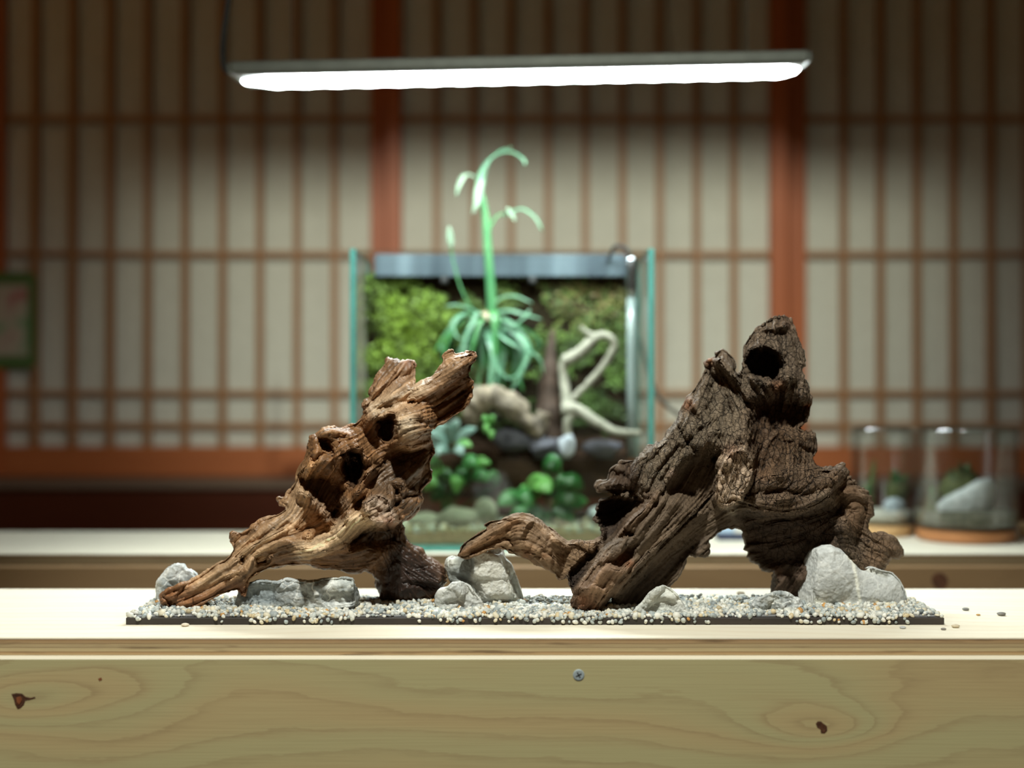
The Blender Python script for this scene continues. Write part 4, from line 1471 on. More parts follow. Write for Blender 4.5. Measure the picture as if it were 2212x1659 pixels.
    Bl((1350, 440), (14, 22), 14, -30)
    L([(1190, 590), (1260, 560), (1330, 560)], 8, -12)
    P([(1200, 560), (1330, 570), (1400, 600), (1400, 680), (1320, 700), (1230, 650)], 18, 14, 5)
    L([(1380, 560), (1400, 640), (1420, 690)], 7, 10)
    # valley between the horns
    L([(1385, 330), (1400, 420), (1430, 480)], 9, -26)
    # tower with cave
    P([(1405, 270), (1440, 215), (1500, 200), (1555, 225), (1580, 280), (1560, 330), (1540, 355), (1480, 335), (1430, 320)], -86, 10, 6)
    L([(1420, 240), (1450, 200), (1520, 180), (1570, 220)], 10, 13)
    L([(1570, 330), (1600, 340), (1640, 320)], 8, 16)
    L([(1440, 350), (1500, 370), (1560, 380), (1620, 340)], 8, 15)
    L([(1480, 360), (1490, 395)], 6, -14)
    L([(1530, 365), (1540, 405)], 5, -10)
    P([(1590, 320), (1660, 330), (1710, 400), (1715, 450), (1650, 430), (1590, 400)], 18, 10, 6)
    Bl((1580, 90), (26, 12), 8)
    L([(1480, 110), (1530, 110), (1610, 90)], 6, 9)
    L([(1600, 60), (1630, 130), (1650, 200)], 5, -6)
    # recess under the tower
    P([(1440, 520), (1480, 440), (1560, 420), (1640, 450), (1690, 480), (1650, 560), (1600, 600), (1590, 700), (1580, 760), (1500, 800), (1440, 760), (1450, 640)], -34, 18, 6)
    L([(1430, 480), (1400, 570), (1420, 660), (1450, 720)], 8, 14)
    Bl((1520, 560), 10, -10)
    L([(1600, 600), (1640, 640), (1630, 740)], 14, 12)
    L([(1690, 610), (1735, 620)], 7, 8)
    L([(1660, 660), (1740, 700)], 5, -8)
    # tongue
    P([(1330, 692), (1370, 672), (1405, 668), (1440, 720), (1455, 770), (1440, 822), (1410, 870), (1372, 925), (1330, 948), (1290, 938), (1273, 915), (1283, 860), (1280, 790), (1300, 740)], 66, 6, 3)
    L([(1350, 700), (1330, 800), (1310, 920)], 16, 8)
    Bl((1300, 735), (14, 12), 24)
    P([(1255, 690), (1300, 680), (1300, 730), (1270, 760)], -22, 8)
    Bl((1350, 962), 5, 22)
    # shelf
    P([(1400, 900), (1450, 820), (1500, 790), (1600, 765), (1740, 758), (1830, 755), (1868, 770), (1845, 830), (1820, 850), (1808, 900), (1760, 940), (1700, 965), (1600, 980), (1480, 972), (1420, 950)], 34, 9, 5)
    L([(1480, 805), (1530, 790), (1580, 800)], 7, 12)
    L([(1440, 880), (1560, 870), (1700, 890), (1800, 850)], 8, -7)
    L([(1740, 770), (1800, 790), (1860, 750)], 6, -9)
    L([(1560, 910), (1620, 905)], 6, 8)
    P([(1420, 990), (1500, 985), (1620, 990), (1720, 970), (1800, 940), (1850, 960), (1840, 1080), (1780, 1130), (1700, 1240), (1560, 1250), (1480, 1190), (1430, 1130), (1410, 1050)], -30, 20, 5)
    # folded right flank
    L([(1830, 790), (1860, 870), (1900, 880), (1960, 900)], 9, 15)
    L([(1850, 860), (1870, 950), (1850, 1010)], 9, -14)
    L([(1880, 900), (1940, 960), (1920, 1040), (1870, 1030)], 14, 9)
    L([(1935, 840), (1965, 900), (1990, 960)], 6, 9)
    L([(1850, 1010), (1880, 1080), (1900, 1150), (1960, 1240)], 13, 24)
    Bl((1830, 1080), (28, 40), 18)
    L([(1800, 1050), (1780, 1150), (1760, 1200)], 7, 6)
    L([(1960, 1060), (1930, 1120), (1960, 1180)], 9, -10)
    for q, r, hh in (((2060, 1090), 12, 10), ((2110, 1140), 12, 9), ((2030, 1080), 7, -10), ((2040, 1150), 10, 8), ((2085, 1165), 8, -7), ((1990, 1110), 10, 8), ((2055, 1070), 5, -9), ((2140, 1150), 5, -8)):
        Bl(q, r, hh)
    # right leg
    L([(1530, 1240), (1600, 1215), (1680, 1225)], 8, 12)
    L([(1560, 1260), (1570, 1340)], 12, 8)
    L([(1620, 1260), (1640, 1350)], 9, -10)
    L([(1440, 1130), (1540, 1140), (1700, 1110)], 6, 7)
    L([(1190, 1160), (1225, 1165), (1240, 1140)], 7, 8)
    s.flow([C2(a) for a in ([(640, 1400), (800, 1180), (950, 990), (1060, 820), (1120, 640), (1250, 400), (1300, 230)], [(740, 1420), (900, 1220), (1080, 1050), (1200, 930), (1280, 800)], [(830, 1430), (1000, 1250), (1200, 1070), (1380, 960)],
                            [(1350, 900), (1500, 940), (1700, 930), (1880, 770)], [(1450, 880), (1530, 650), (1620, 420), (1600, 80)], [(1420, 1100), (1600, 1060), (1850, 1000), (1960, 1060), (2130, 1150)], [(1600, 1340), (1740, 1120), (1880, 900), (1960, 900)],
                            [(80, 1160), (250, 1060), (380, 1010), (520, 1120), (640, 1180)], [(120, 1170), (280, 1110), (420, 1140), (530, 1250)], [(1300, 940), (1400, 680)], [(720, 980), (850, 930), (900, 800)], [(1260, 250), (1350, 340), (1440, 480)], [(1650, 600), (1660, 760)])],
           [(*c2(1490, 270), 40), (*c2(1540, 560), 26), (*c2(1930, 960), 26), (*c2(650, 1380), 20)])
    base = (0.20, 0.155, 0.116)
    grey, red, org_, dk = (0.185, 0.155, 0.12), (0.20, 0.085, 0.045), (0.34, 0.14, 0.055), (0.04, 0.026, 0.02)  # tongue patch painted as lit; recess under the tower and concave face as shaded
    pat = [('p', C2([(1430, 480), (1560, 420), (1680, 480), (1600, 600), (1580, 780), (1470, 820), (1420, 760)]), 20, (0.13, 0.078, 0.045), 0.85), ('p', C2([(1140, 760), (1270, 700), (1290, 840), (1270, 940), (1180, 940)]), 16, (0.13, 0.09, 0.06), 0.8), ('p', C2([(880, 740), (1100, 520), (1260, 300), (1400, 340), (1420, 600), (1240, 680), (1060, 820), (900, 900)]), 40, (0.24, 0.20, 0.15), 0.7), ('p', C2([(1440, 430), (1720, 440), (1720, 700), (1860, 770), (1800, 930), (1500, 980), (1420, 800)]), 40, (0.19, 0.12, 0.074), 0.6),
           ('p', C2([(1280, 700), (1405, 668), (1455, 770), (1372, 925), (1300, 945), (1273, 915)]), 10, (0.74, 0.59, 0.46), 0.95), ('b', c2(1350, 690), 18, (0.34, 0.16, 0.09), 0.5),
           ('p', C2([(60, 1190), (200, 1020), (380, 970), (560, 1090), (740, 1100), (660, 1220), (540, 1290), (300, 1160)]), 14, (0.40, 0.275, 0.175), 0.9), ('l', C2([(90, 1160), (260, 1070), (330, 1010)]), 8, (0.34, 0.17, 0.075), 0.5),
           ('b', c2(390, 1160), 12, org_, 0.5), ('b', c2(470, 1170), 8, org_, 0.4), ('p', C2([(600, 1410), (640, 1300), (760, 1180), (860, 1230), (760, 1400), (680, 1430)]), 24, (0.38, 0.26, 0.185), 0.85), ('b', c2(650, 1395), 22, (0.3, 0.13, 0.065), 0.7), ('b', c2(700, 1420), 12, org_, 0.5),
           ('b', c2(840, 1185), 14, org_, 0.5), ('b', c2(870, 1210), 10, (0.28, 0.1, 0.04), 0.5), ('l', C2([(830, 1060), (900, 1000), (980, 900)]), 16, (0.22, 0.14, 0.09), 0.6), ('p', C2([(1060, 860), (1200, 700), (1280, 740), (1270, 930), (1100, 1050), (960, 1180)]), 30, (0.18, 0.13, 0.088), 0.7),
           ('b', c2(1145, 465), 12, org_, 0.8), ('b', c2(1240, 262), 9, org_, 0.7), ('b', c2(1560, 380), 14, org_, 0.6), ('b', c2(1700, 470), 7, (0.5, 0.16, 0.04), 0.8), ('b', c2(1300, 370), 7, org_, 0.5), ('b', c2(1600, 90), 18, (0.26, 0.17, 0.12), 0.6), ('b', c2(1070, 790), 9, (0.5, 0.36, 0.3), 0.6),
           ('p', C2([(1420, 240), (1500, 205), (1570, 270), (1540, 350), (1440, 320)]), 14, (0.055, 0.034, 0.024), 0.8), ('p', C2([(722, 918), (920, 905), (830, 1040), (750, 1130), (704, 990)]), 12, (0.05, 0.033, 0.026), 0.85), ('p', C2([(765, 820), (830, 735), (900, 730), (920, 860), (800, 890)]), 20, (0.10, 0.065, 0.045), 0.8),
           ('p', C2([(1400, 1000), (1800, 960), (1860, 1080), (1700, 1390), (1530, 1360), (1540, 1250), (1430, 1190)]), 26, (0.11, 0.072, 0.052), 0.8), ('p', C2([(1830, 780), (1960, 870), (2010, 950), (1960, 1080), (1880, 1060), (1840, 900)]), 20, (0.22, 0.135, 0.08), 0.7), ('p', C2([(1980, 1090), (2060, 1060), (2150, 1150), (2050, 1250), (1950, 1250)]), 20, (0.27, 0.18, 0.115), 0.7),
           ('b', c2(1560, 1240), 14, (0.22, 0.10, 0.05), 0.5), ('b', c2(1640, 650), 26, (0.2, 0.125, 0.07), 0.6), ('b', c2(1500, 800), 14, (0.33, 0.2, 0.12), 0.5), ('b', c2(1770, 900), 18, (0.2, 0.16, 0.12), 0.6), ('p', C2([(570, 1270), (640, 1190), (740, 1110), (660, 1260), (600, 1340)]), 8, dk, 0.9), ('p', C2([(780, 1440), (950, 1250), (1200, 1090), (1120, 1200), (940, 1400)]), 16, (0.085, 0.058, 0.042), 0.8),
           ('b', c2(1350, 962), 6, (0.5, 0.45, 0.38), 0.9), ('b', c2(700, 1128), 5, (0.7, 0.65, 0.6), 0.0)]
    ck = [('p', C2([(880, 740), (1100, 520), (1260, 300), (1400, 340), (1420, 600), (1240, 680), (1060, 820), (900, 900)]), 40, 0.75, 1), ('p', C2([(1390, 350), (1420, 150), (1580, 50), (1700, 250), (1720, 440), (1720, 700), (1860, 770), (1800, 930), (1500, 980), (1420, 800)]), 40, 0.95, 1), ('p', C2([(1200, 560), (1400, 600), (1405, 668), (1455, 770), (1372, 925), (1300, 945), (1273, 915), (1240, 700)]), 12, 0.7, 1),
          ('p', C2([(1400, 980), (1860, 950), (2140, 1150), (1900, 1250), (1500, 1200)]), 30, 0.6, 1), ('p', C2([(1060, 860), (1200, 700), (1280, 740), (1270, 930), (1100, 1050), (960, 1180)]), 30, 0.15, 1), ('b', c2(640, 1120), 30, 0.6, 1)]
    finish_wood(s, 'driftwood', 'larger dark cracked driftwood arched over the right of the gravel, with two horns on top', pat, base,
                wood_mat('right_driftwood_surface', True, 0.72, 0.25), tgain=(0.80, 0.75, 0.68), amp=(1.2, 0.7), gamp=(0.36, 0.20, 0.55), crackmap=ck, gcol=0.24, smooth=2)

left_wood()
right_wood()

# ------------------------------------------------------------------ stones
def stone_mat(name, c1_, c2_, vein=None, scale=60, rough=0.75, dark=(0.09, 0.10, 0.10), darkamt=0.0, bump=0.5):
    m = Mat(name)
    v = m.obj()
    n1 = m.noise(v, scale, 5, 0.65)
    n2 = m.noise(v, 900, 3, 0.6)
    n3 = m.noise(v, 34, 3, 0.6, 1.2)
    c = m.ramp(n1, [(0.38, c1_), (0.62, c2_)])
    c = m.mix(m.math('MULTIPLY', n2, 0.3), c, (0.25, 0.26, 0.25))
    if darkamt:
        c = m.mix(m.math('MULTIPLY', m.ramp(n3, [(0.5, (0, 0, 0)), (0.62, (1, 1, 1))]), darkamt), c, dark)
    # thin calcite threads
    wv = m.n('TexVoronoi', feature='DISTANCE_TO_EDGE')
    wv.inputs['Scale'].default_value = 46
    dn = m.n('TexNoise')
    dn.inputs['Scale'].default_value = 50
    m.l(v, dn.inputs['Vector'])
    va = m.n('VectorMath', operation='MULTIPLY_ADD')
    m.l(dn.outputs['Color'], va.inputs[0])
    va.inputs[1].default_value = (0.02, 0.02, 0.02)
    m.l(v, va.inputs[2])
    m.l(va.outputs[0], wv.inputs['Vector'])
    th = m.ramp(wv.outputs['Distance'], [(0.0, (0.8, 0.8, 0.8)), (0.03, (0, 0, 0))])
    c = m.mix(th, c, (0.82, 0.83, 0.79))
    at_ = m.n('Attribute', attribute_name='tone')
    c = m.mix(1.0, c, at_.outputs['Color'], 'MULTIPLY')
    b = m.bump(n2, 0.25, 0.0005)
    m.set(Base_Color=c, Roughness=rough, Normal=m.bump(n1, bump, 0.0022, b))
    return m.m

def stone(outline, d0, label, mat, cap=60, puff=1.1, depth=None, feats=None, planes=(), amp=(1.5, 0.8), patches=(), h=0.0012, smooth=1, facets=10, seed=0, facet_n=11, facet_mix=0.9):
    s = Sculpt(outline, d0, cap=cap, puff=puff)
    if depth:
        s.depth(depth)
    s.keep, s.edge_px = 0.32, 5.0
    if facet_n:
        s.facet(facet_n, seed + 1, facet_mix)
    if feats:
        feats(s)
    rr = random.Random(seed)
    W, H = (s.u1 - s.u0) / 2, (s.v1 - s.v0) / 2
    pl = list(planes)
    for _ in range(facets):
        a, e = rr.uniform(0, 2 * math.pi), rr.uniform(-0.3, 1.1)
        n = Vector((math.cos(a) * math.cos(e), math.sin(a) * math.cos(e) - 0.25, math.sin(e))).normalized()
        ext = math.sqrt((n.x * W) ** 2 + (n.y * min(cap, W, H)) ** 2 + (n.z * H) ** 2)
        pl.append((n.x, n.y, n.z, ext * rr.uniform(0.66, 0.88)))
    V, Q = s.build(h, smooth, pl)
    V, Q = subdivide(V, Q)
    V = s.snap(V, vnormals(V, Q))
    N = vnormals(V, Q)
    u, v = s.uv(V)
    o_ = seed * 3.7
    disp = 1.2 * amp[0] * fbm(V * 70 + o_, 3) + 1.2 * amp[1] * fbm(V * 170 + o_, 3, ridged=True) + 0.35 * fbm(V * 500 + o_, 2)
    V = V + N * (disp * 0.001)[:, None]
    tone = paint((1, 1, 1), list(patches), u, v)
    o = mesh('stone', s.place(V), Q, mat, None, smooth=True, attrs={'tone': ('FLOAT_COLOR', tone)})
    tag(o, label, 'stone', 'stones set in the gravel')
    return o

M_grey = stone_mat('blue_grey_stone', (0.30, 0.335, 0.34), (0.80, 0.82, 0.79), darkamt=0.6, bump=0.8)
M_light = stone_mat('pale_grey_stone', (0.48, 0.49, 0.46), (0.86, 0.86, 0.80), darkamt=0.35, bump=0.8)
M_big = stone_mat('smooth_grey_stone', (0.58, 0.60, 0.58), (0.80, 0.82, 0.79), scale=150, darkamt=0.0, bump=0.3)
M_white = stone_mat('quartz_stone', (0.76, 0.74, 0.64), (0.92, 0.91, 0.84), scale=110, darkamt=0.0, bump=0.9)

def CA(pts):   # crop 330..700 x 960..1340, 4.365
    return [(330 + x / 4.365, 960 + y / 4.365) for x, y in pts]

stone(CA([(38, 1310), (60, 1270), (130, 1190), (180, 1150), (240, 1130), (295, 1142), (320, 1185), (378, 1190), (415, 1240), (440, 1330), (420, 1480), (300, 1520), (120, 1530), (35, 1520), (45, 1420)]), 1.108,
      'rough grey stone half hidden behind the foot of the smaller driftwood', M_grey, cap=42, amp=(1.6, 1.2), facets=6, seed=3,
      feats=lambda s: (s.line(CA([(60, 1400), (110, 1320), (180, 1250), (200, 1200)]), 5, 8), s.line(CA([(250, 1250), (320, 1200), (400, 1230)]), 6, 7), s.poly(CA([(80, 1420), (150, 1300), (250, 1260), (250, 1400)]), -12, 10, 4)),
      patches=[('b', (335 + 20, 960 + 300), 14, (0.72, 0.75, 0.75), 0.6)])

def f2(s):
    s.line([(560, 1262), (640, 1258), (700, 1270), (780, 1258)], 10, 8)
    s.poly([(518, 1258), (600, 1262), (598, 1300), (530, 1308)], -10, 10, 3)
    s.line([(600, 1258), (594, 1305)], 6, 12)
    s.line([(660, 1275), (675, 1300)], 7, -12)
    s.poly([(690, 1282), (780, 1278), (786, 1302), (700, 1306)], -10, 6, 3)
    s.line([(605, 1270), (650, 1268), (690, 1285), (780, 1275)], 5, 7)
stone([(494, 1288), (512, 1272), (540, 1260), (560, 1252), (572, 1254), (600, 1257), (620, 1250), (648, 1254), (670, 1256), (700, 1251), (735, 1248), (764, 1243), (774, 1256), (786, 1276), (790, 1296), (778, 1308), (700, 1316), (620, 1318), (545, 1322), (518, 1318), (500, 1304)],
      1.078, 'long low grey stone lying flat under the smaller driftwood', M_grey, cap=40, puff=1.4, depth=[(515, 1290, 34), (580, 1285, 12), (660, 1285, -6), (770, 1280, -16)], feats=f2, amp=(1.1, 0.9), facets=7, seed=8,
      patches=[('p', [(510, 1250), (604, 1255), (600, 1305), (520, 1320)], 10, (0.42, 0.47, 0.5), 0.9), ('b', (740, 1262), 40, (1.22, 1.22, 1.16), 0.8), ('l', [(500, 1300), (560, 1310), (650, 1306)], 5, (0.95, 0.9, 0.8), 0.5)])  # driftwood's shadow painted on the left part, light on the right

def f3(s):
    s.poly([(1020, 1178), (1064, 1168), (1080, 1180), (1088, 1215), (1108, 1290), (1046, 1298), (1018, 1240)], 22, 12, 4)
    s.line([(1082, 1200), (1096, 1230), (1112, 1280)], 6, -14)
    s.line([(1010, 1190), (1020, 1240), (1030, 1280)], 8, -12)
    s.blob((975, 1215), 9, 10)
    s.blob((974, 1220), 5, -10)
stone([(962, 1222), (966, 1208), (978, 1202), (986, 1206), (1000, 1200), (1012, 1186), (1030, 1172), (1048, 1160), (1068, 1160), (1084, 1182), (1090, 1206), (1104, 1218), (1112, 1240), (1122, 1268), (1130, 1300), (1110, 1312), (1050, 1314), (1000, 1312), (985, 1280), (970, 1250)],
      1.105, 'upright white quartz stone behind the tip of the low branch', M_white, cap=45, feats=f3, amp=(0.9, 0.8), facets=0, seed=4, facet_n=6, facet_mix=0.4,
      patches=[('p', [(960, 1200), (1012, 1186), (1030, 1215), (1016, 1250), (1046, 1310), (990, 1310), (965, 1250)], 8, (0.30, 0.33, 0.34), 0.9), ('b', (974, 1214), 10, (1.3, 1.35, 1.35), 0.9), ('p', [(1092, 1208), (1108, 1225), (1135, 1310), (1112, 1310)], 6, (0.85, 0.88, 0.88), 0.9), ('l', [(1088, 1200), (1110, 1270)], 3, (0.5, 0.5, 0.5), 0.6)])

def f4(s):
    s.line([(945, 1275), (965, 1270), (962, 1300)], 6, -9)
    s.line([(975, 1262), (1000, 1280), (1010, 1310)], 7, 10)
    s.line([(1000, 1275), (1030, 1295)], 6, -7)
stone([(941, 1286), (950, 1272), (970, 1268), (976, 1259), (994, 1256), (1012, 1264), (1022, 1278), (1040, 1298), (1044, 1312), (1020, 1320), (980, 1324), (950, 1322), (942, 1306)],
      1.078, 'small pale grey stone leaning in front of the upright white stone', M_light, cap=38, feats=f4, amp=(1.0, 1.0), facets=7, seed=11)
def f5(s):
    s.line([(1395, 1290), (1440, 1285), (1475, 1300)], 8, 8)
    s.poly([(1380, 1305), (1440, 1296), (1478, 1312), (1470, 1326), (1390, 1328)], -9, 6, 2)
    s.blob((1432, 1283), 6, -6)
stone([(1364, 1325), (1378, 1312), (1392, 1298), (1402, 1282), (1418, 1270), (1434, 1264), (1448, 1272), (1462, 1284), (1474, 1300), (1480, 1316), (1474, 1328), (1430, 1334), (1390, 1336), (1366, 1334)],
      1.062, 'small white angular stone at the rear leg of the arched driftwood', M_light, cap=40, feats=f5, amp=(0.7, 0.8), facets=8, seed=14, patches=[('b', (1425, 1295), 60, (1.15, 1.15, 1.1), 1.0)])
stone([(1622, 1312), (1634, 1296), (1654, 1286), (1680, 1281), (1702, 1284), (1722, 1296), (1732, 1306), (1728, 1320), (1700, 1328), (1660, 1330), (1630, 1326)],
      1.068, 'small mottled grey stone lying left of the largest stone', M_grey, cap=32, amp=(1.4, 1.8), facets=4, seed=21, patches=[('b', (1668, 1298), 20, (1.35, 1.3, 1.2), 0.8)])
def f7(s):
    s.line([(1730, 1286), (1760, 1292), (1800, 1306), (1840, 1318)], 9, 10)
    s.line([(1740, 1276), (1790, 1296), (1830, 1312)], 5, -10)
    s.line([(1868, 1226), (1900, 1240), (1920, 1248)], 4, -10)
    s.line([(1880, 1226), (1930, 1232), (1955, 1270)], 6, 9)
    s.line([(1845, 1215), (1853, 1260), (1858, 1300)], 3.0, 2.0)
    s.blob((1800, 1230), (60, 50), 12)
stone([(1712, 1276), (1718, 1256), (1730, 1232), (1736, 1206), (1752, 1186), (1770, 1178), (1796, 1176), (1818, 1184), (1838, 1202), (1856, 1220), (1868, 1228), (1880, 1223), (1904, 1232), (1926, 1236), (1944, 1254), (1956, 1280), (1960, 1304), (1948, 1318), (1900, 1326), (1840, 1328), (1780, 1322), (1738, 1316), (1718, 1300)],
      1.10, 'largest smooth grey stone with a white vein, at the right end of the gravel', M_big, cap=62, feats=f7, amp=(0.8, 0.35), facets=1, seed=30, smooth=3, facet_n=7, facet_mix=0.35,
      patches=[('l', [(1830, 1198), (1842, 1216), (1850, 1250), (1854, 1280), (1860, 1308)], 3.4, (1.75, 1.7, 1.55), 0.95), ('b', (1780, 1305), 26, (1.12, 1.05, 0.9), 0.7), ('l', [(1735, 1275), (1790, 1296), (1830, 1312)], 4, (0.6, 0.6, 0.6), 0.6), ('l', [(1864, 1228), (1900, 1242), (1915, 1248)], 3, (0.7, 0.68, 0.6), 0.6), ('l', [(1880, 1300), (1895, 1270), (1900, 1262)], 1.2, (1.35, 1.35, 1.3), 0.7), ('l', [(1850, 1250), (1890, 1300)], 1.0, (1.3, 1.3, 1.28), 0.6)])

# ------------------------------------------------------------------ base board with gravel
XB0, XB1, YB0, YB1 = -0.2832, 0.3170, 1.0428, 1.128
BH = 0.0052
gb = thing('gravel_board', 'thin black board strewn with fine grey gravel, under the driftwood', 'gravel board', ((XB0 + XB1) / 2, (YB0 + YB1) / 2, BT))
box('board', XB0, XB1, YB0, YB1, BT + 0.0002, BT + BH, M_board, gb, 0.0004)

def ghgt(x, y):
    """thickness of the gravel over the board"""
    p = np.stack([np.asarray(x) * 16, np.asarray(y) * 16, np.zeros(np.size(x)) + 4.2], 1)
    t = np.clip((np.asarray(y) - YB0) / (YB1 - YB0), 0, 1)
    e = np.minimum(np.minimum(np.asarray(x) - XB0, XB1 - np.asarray(x)) / 0.012, (YB1 - np.asarray(y)) / 0.01)
    e = np.clip(np.minimum(e, (np.asarray(y) - YB0) / 0.008), 0, 1)
    return (0.0012 + 0.0030 * t + 0.0012 * perlin(p)) * (0.25 + 0.75 * e)

def ico(sub):
    import bmesh
    bm = bmesh.new()
    bmesh.ops.create_icosphere(bm, subdivisions=sub, radius=1.0)
    v = np.array([x.co[:] for x in bm.verts])
    f = np.array([[q.index for q in p.verts] for p in bm.faces])
    bm.free()
    return v, f
PAL = np.array((1.22, 1.19, 1.11)) * np.array([(0.66, 0.67, 0.64), (0.58, 0.60, 0.58), (0.48, 0.52, 0.52), (0.36, 0.41, 0.43), (0.26, 0.30, 0.32), (0.62, 0.58, 0.47), (0.55, 0.46, 0.30), (0.72, 0.72, 0.69), (0.44, 0.47, 0.46), (0.50, 0.27, 0.09)])
PW = np.array([0.17, 0.16, 0.13, 0.13, 0.09, 0.11, 0.06, 0.08, 0.05, 0.02])

def gravel_mat(name, attr):
    m = Mat(name)
    if attr:
        a = m.n('Attribute', attribute_name='tone')
        col = a.outputs['Color']
    else:
        oi = m.n('ObjectInfo')
        acc, st = 0.0, []
        for c, w in zip(PAL, PW):
            st.append((acc, tuple(c)))
            acc += w
        col = m.ramp(oi.outputs['Random'], st, 'CONSTANT')
    n = m.noise(m.obj((1, 1, 1)), 700, 3)
    c = m.mix(m.math('MULTIPLY', n, 0.5), col, (0.6, 0.6, 0.6), 'MULTIPLY')
    m.set(Base_Color=c, Roughness=0.6, Normal=m.bump(n, 0.15, 0.0004))
    return m.m
M_grain = gravel_mat('gravel_grains', True)
M_pebble = gravel_mat('gravel_pebble', False)

def gravel():
    n = 8600
    x = RNG.uniform(XB0 + 0.001, XB1 - 0.001, n)
    y = YB0 + 0.001 + (YB1 - YB0 - 0.002) * RNG.uniform(0, 1, n) ** 1.1
    r = np.clip(RNG.lognormal(math.log(0.00175), 0.27, n), 0.0009, 0.0032)
    z = BT + BH + ghgt(x, y) * RNG.uniform(0.3, 1.0, n) + r * 0.35
    # bare patches along the front edge, as on the photograph
    bare = (perlin(np.stack([x * 14, np.zeros(n), np.zeros(n) + 1.7], 1)) > 0.12) & (y < YB0 + 0.012)
    keep = ~bare | (RNG.uniform(size=n) < 0.25)
    x, y, r, z = x[keep], y[keep], r[keep], z[keep]
    # some grains cling to the front face of the board
    m = 260
    xe = RNG.uniform(XB0 + 0.002, XB1 - 0.002, m)
    ok = (perlin(np.stack([xe * 14, np.zeros(m), np.zeros(m) + 1.7], 1)) < 0.10) | (RNG.uniform(size=m) < 0.12)
    xe = xe[ok]
    m = len(xe)
    re_ = RNG.uniform(0.001, 0.0019, m)
    x = np.concatenate([x, xe])
    y = np.concatenate([y, YB0 - re_ * 0.5])
    z = np.concatenate([z, BT + RNG.uniform(0.0018, BH + 0.001, m)])
    r = np.concatenate([r, re_])
    order = np.argsort(y)
    x, y, z, r = x[order], y[order], z[order], r[order]
    n = len(x)
    ch = RNG.choice(len(PAL), n, p=PW)
    def shapes(k, iv):
        sc = np.stack([RNG.uniform(0.8, 1.45, k), RNG.uniform(0.75, 1.1, k), RNG.uniform(0.6, 0.95, k)], 1)
        q = RNG.normal(size=(k, 4))
        q /= np.linalg.norm(q, axis=1)[:, None]
        w, a, b, c = q.T
        R = np.stack([np.stack([1 - 2 * (b * b + c * c), 2 * (a * b - c * w), 2 * (a * c + b * w)], 1),
                      np.stack([2 * (a * b + c * w), 1 - 2 * (a * a + c * c), 2 * (b * c - a * w)], 1),
                      np.stack([2 * (a * c - b * w), 2 * (b * c + a * w), 1 - 2 * (a * a + b * b)], 1)], 1)
        lum = 1 + 0.16 * perlin((iv[None] * 1.3 + RNG.uniform(0, 90, (k, 1, 3))).reshape(-1, 3)).reshape(k, len(iv))
        V = iv[None] * sc[:, None, :] * lum[:, :, None]
        return np.einsum('kij,kvj->kvi', R, V)
    # the 300 nearest grains are pebbles of their own, sharing a dozen shapes
    iv2, if2 = ico(2)
    protos = []
    sh = shapes(12, iv2)
    for k in range(300):
        loc = np.array([x[k], y[k], z[k]]) - np.array(ORG[gb.name])
        if k < 12:
            me = bpy.data.meshes.new('pebble')
            me.from_pydata(sh[k].tolist(), [], if2.tolist())
            me.polygons.foreach_set('use_smooth', np.ones(len(if2), dtype=bool))
            me.materials.append(M_pebble)
            protos.append(me)
        o = bpy.data.objects.new('pebble', protos[k % 12])
        o.location = loc
        o.scale = (r[k],) * 3
        o.rotation_euler = RNG.uniform(-0.7, 0.7, 3) if k % 2 else RNG.uniform(-3, 3, 3)
        o.parent = gb
        COL.objects.link(o)
    iv, if_ = ico(1)
    far = slice(300, n)
    k = n - 300
    Sx = shapes(k, iv) * r[far][:, None, None] + np.stack([x[far], y[far], z[far]], 1)[:, None, :]
    Vv = Sx.reshape(-1, 3)
    Fa = (if_[None] + (np.arange(k) * len(iv))[:, None, None]).reshape(-1, 3)
    tone = np.repeat(PAL[ch[far]] * RNG.uniform(0.8, 1.12, (k, 1)), len(iv), axis=0)
    # bed under the loose grains
    nx_, ny_ = 160, 44
    gx, gy = np.meshgrid(np.linspace(XB0 + 0.002, XB1 - 0.002, nx_), np.linspace(YB0 + 0.004, YB1 - 0.002, ny_), indexing='ij')
    gz = BT + BH + ghgt(gx.ravel(), gy.ravel()).reshape(gx.shape) * 0.45
    bv = np.stack([gx.ravel(), gy.ravel(), gz.ravel()], 1)
    idx = np.arange(nx_ * ny_).reshape(nx_, ny_)
    a, b, c, d = idx[:-1, :-1].ravel(), idx[1:, :-1].ravel(), idx[1:, 1:].ravel(), idx[:-1, 1:].ravel()
    bf = np.concatenate([np.stack([a, b, c], 1), np.stack([a, c, d], 1)]) + len(Vv)
    o = mesh('gravel', np.vstack([Vv, bv]), np.vstack([Fa, bf]), M_grain, gb, smooth=True, attrs={'tone': ('FLOAT_COLOR', np.vstack([tone, np.full((len(bv), 3), 0.22)]))})
    o['kind'] = 'stuff'
gravel()

def stray(u, v, rpx, col, label):
    d = 0.1766 * F / (v - CY)
    iv, if_ = ico(2)
    k = d / F
    nz_ = fbm(iv * 1.2 + u, 2)
    V = iv * (1 + 0.2 * nz_)[:, None] * np.array([rpx * k, rpx * k * 0.8, rpx * k * 0.42])
    p = at(u, v, d)
    V = V + np.array([p.x, p.y, BT - V[:, 2].min()])
    m = mottled('stray_grain', tuple(0.8 * c for c in col), col, 600)
    o = mesh('gravel_grain', V, if_, m, None, smooth=True)
    tag(o, label, 'gravel grain', 'loose grains on the foreground bench')
stray(2086, 1319, 8, (0.2, 0.2, 0.19), 'dark loose grain on the bench, first one right of the gravel board')
stray(2113, 1330, 5, (0.55, 0.33, 0.12), 'orange loose grain on the bench right of the gravel board')
stray(2163, 1330, 10, (0.2, 0.19, 0.17), 'dark flat grain on the bench, farthest right of the loose grains')
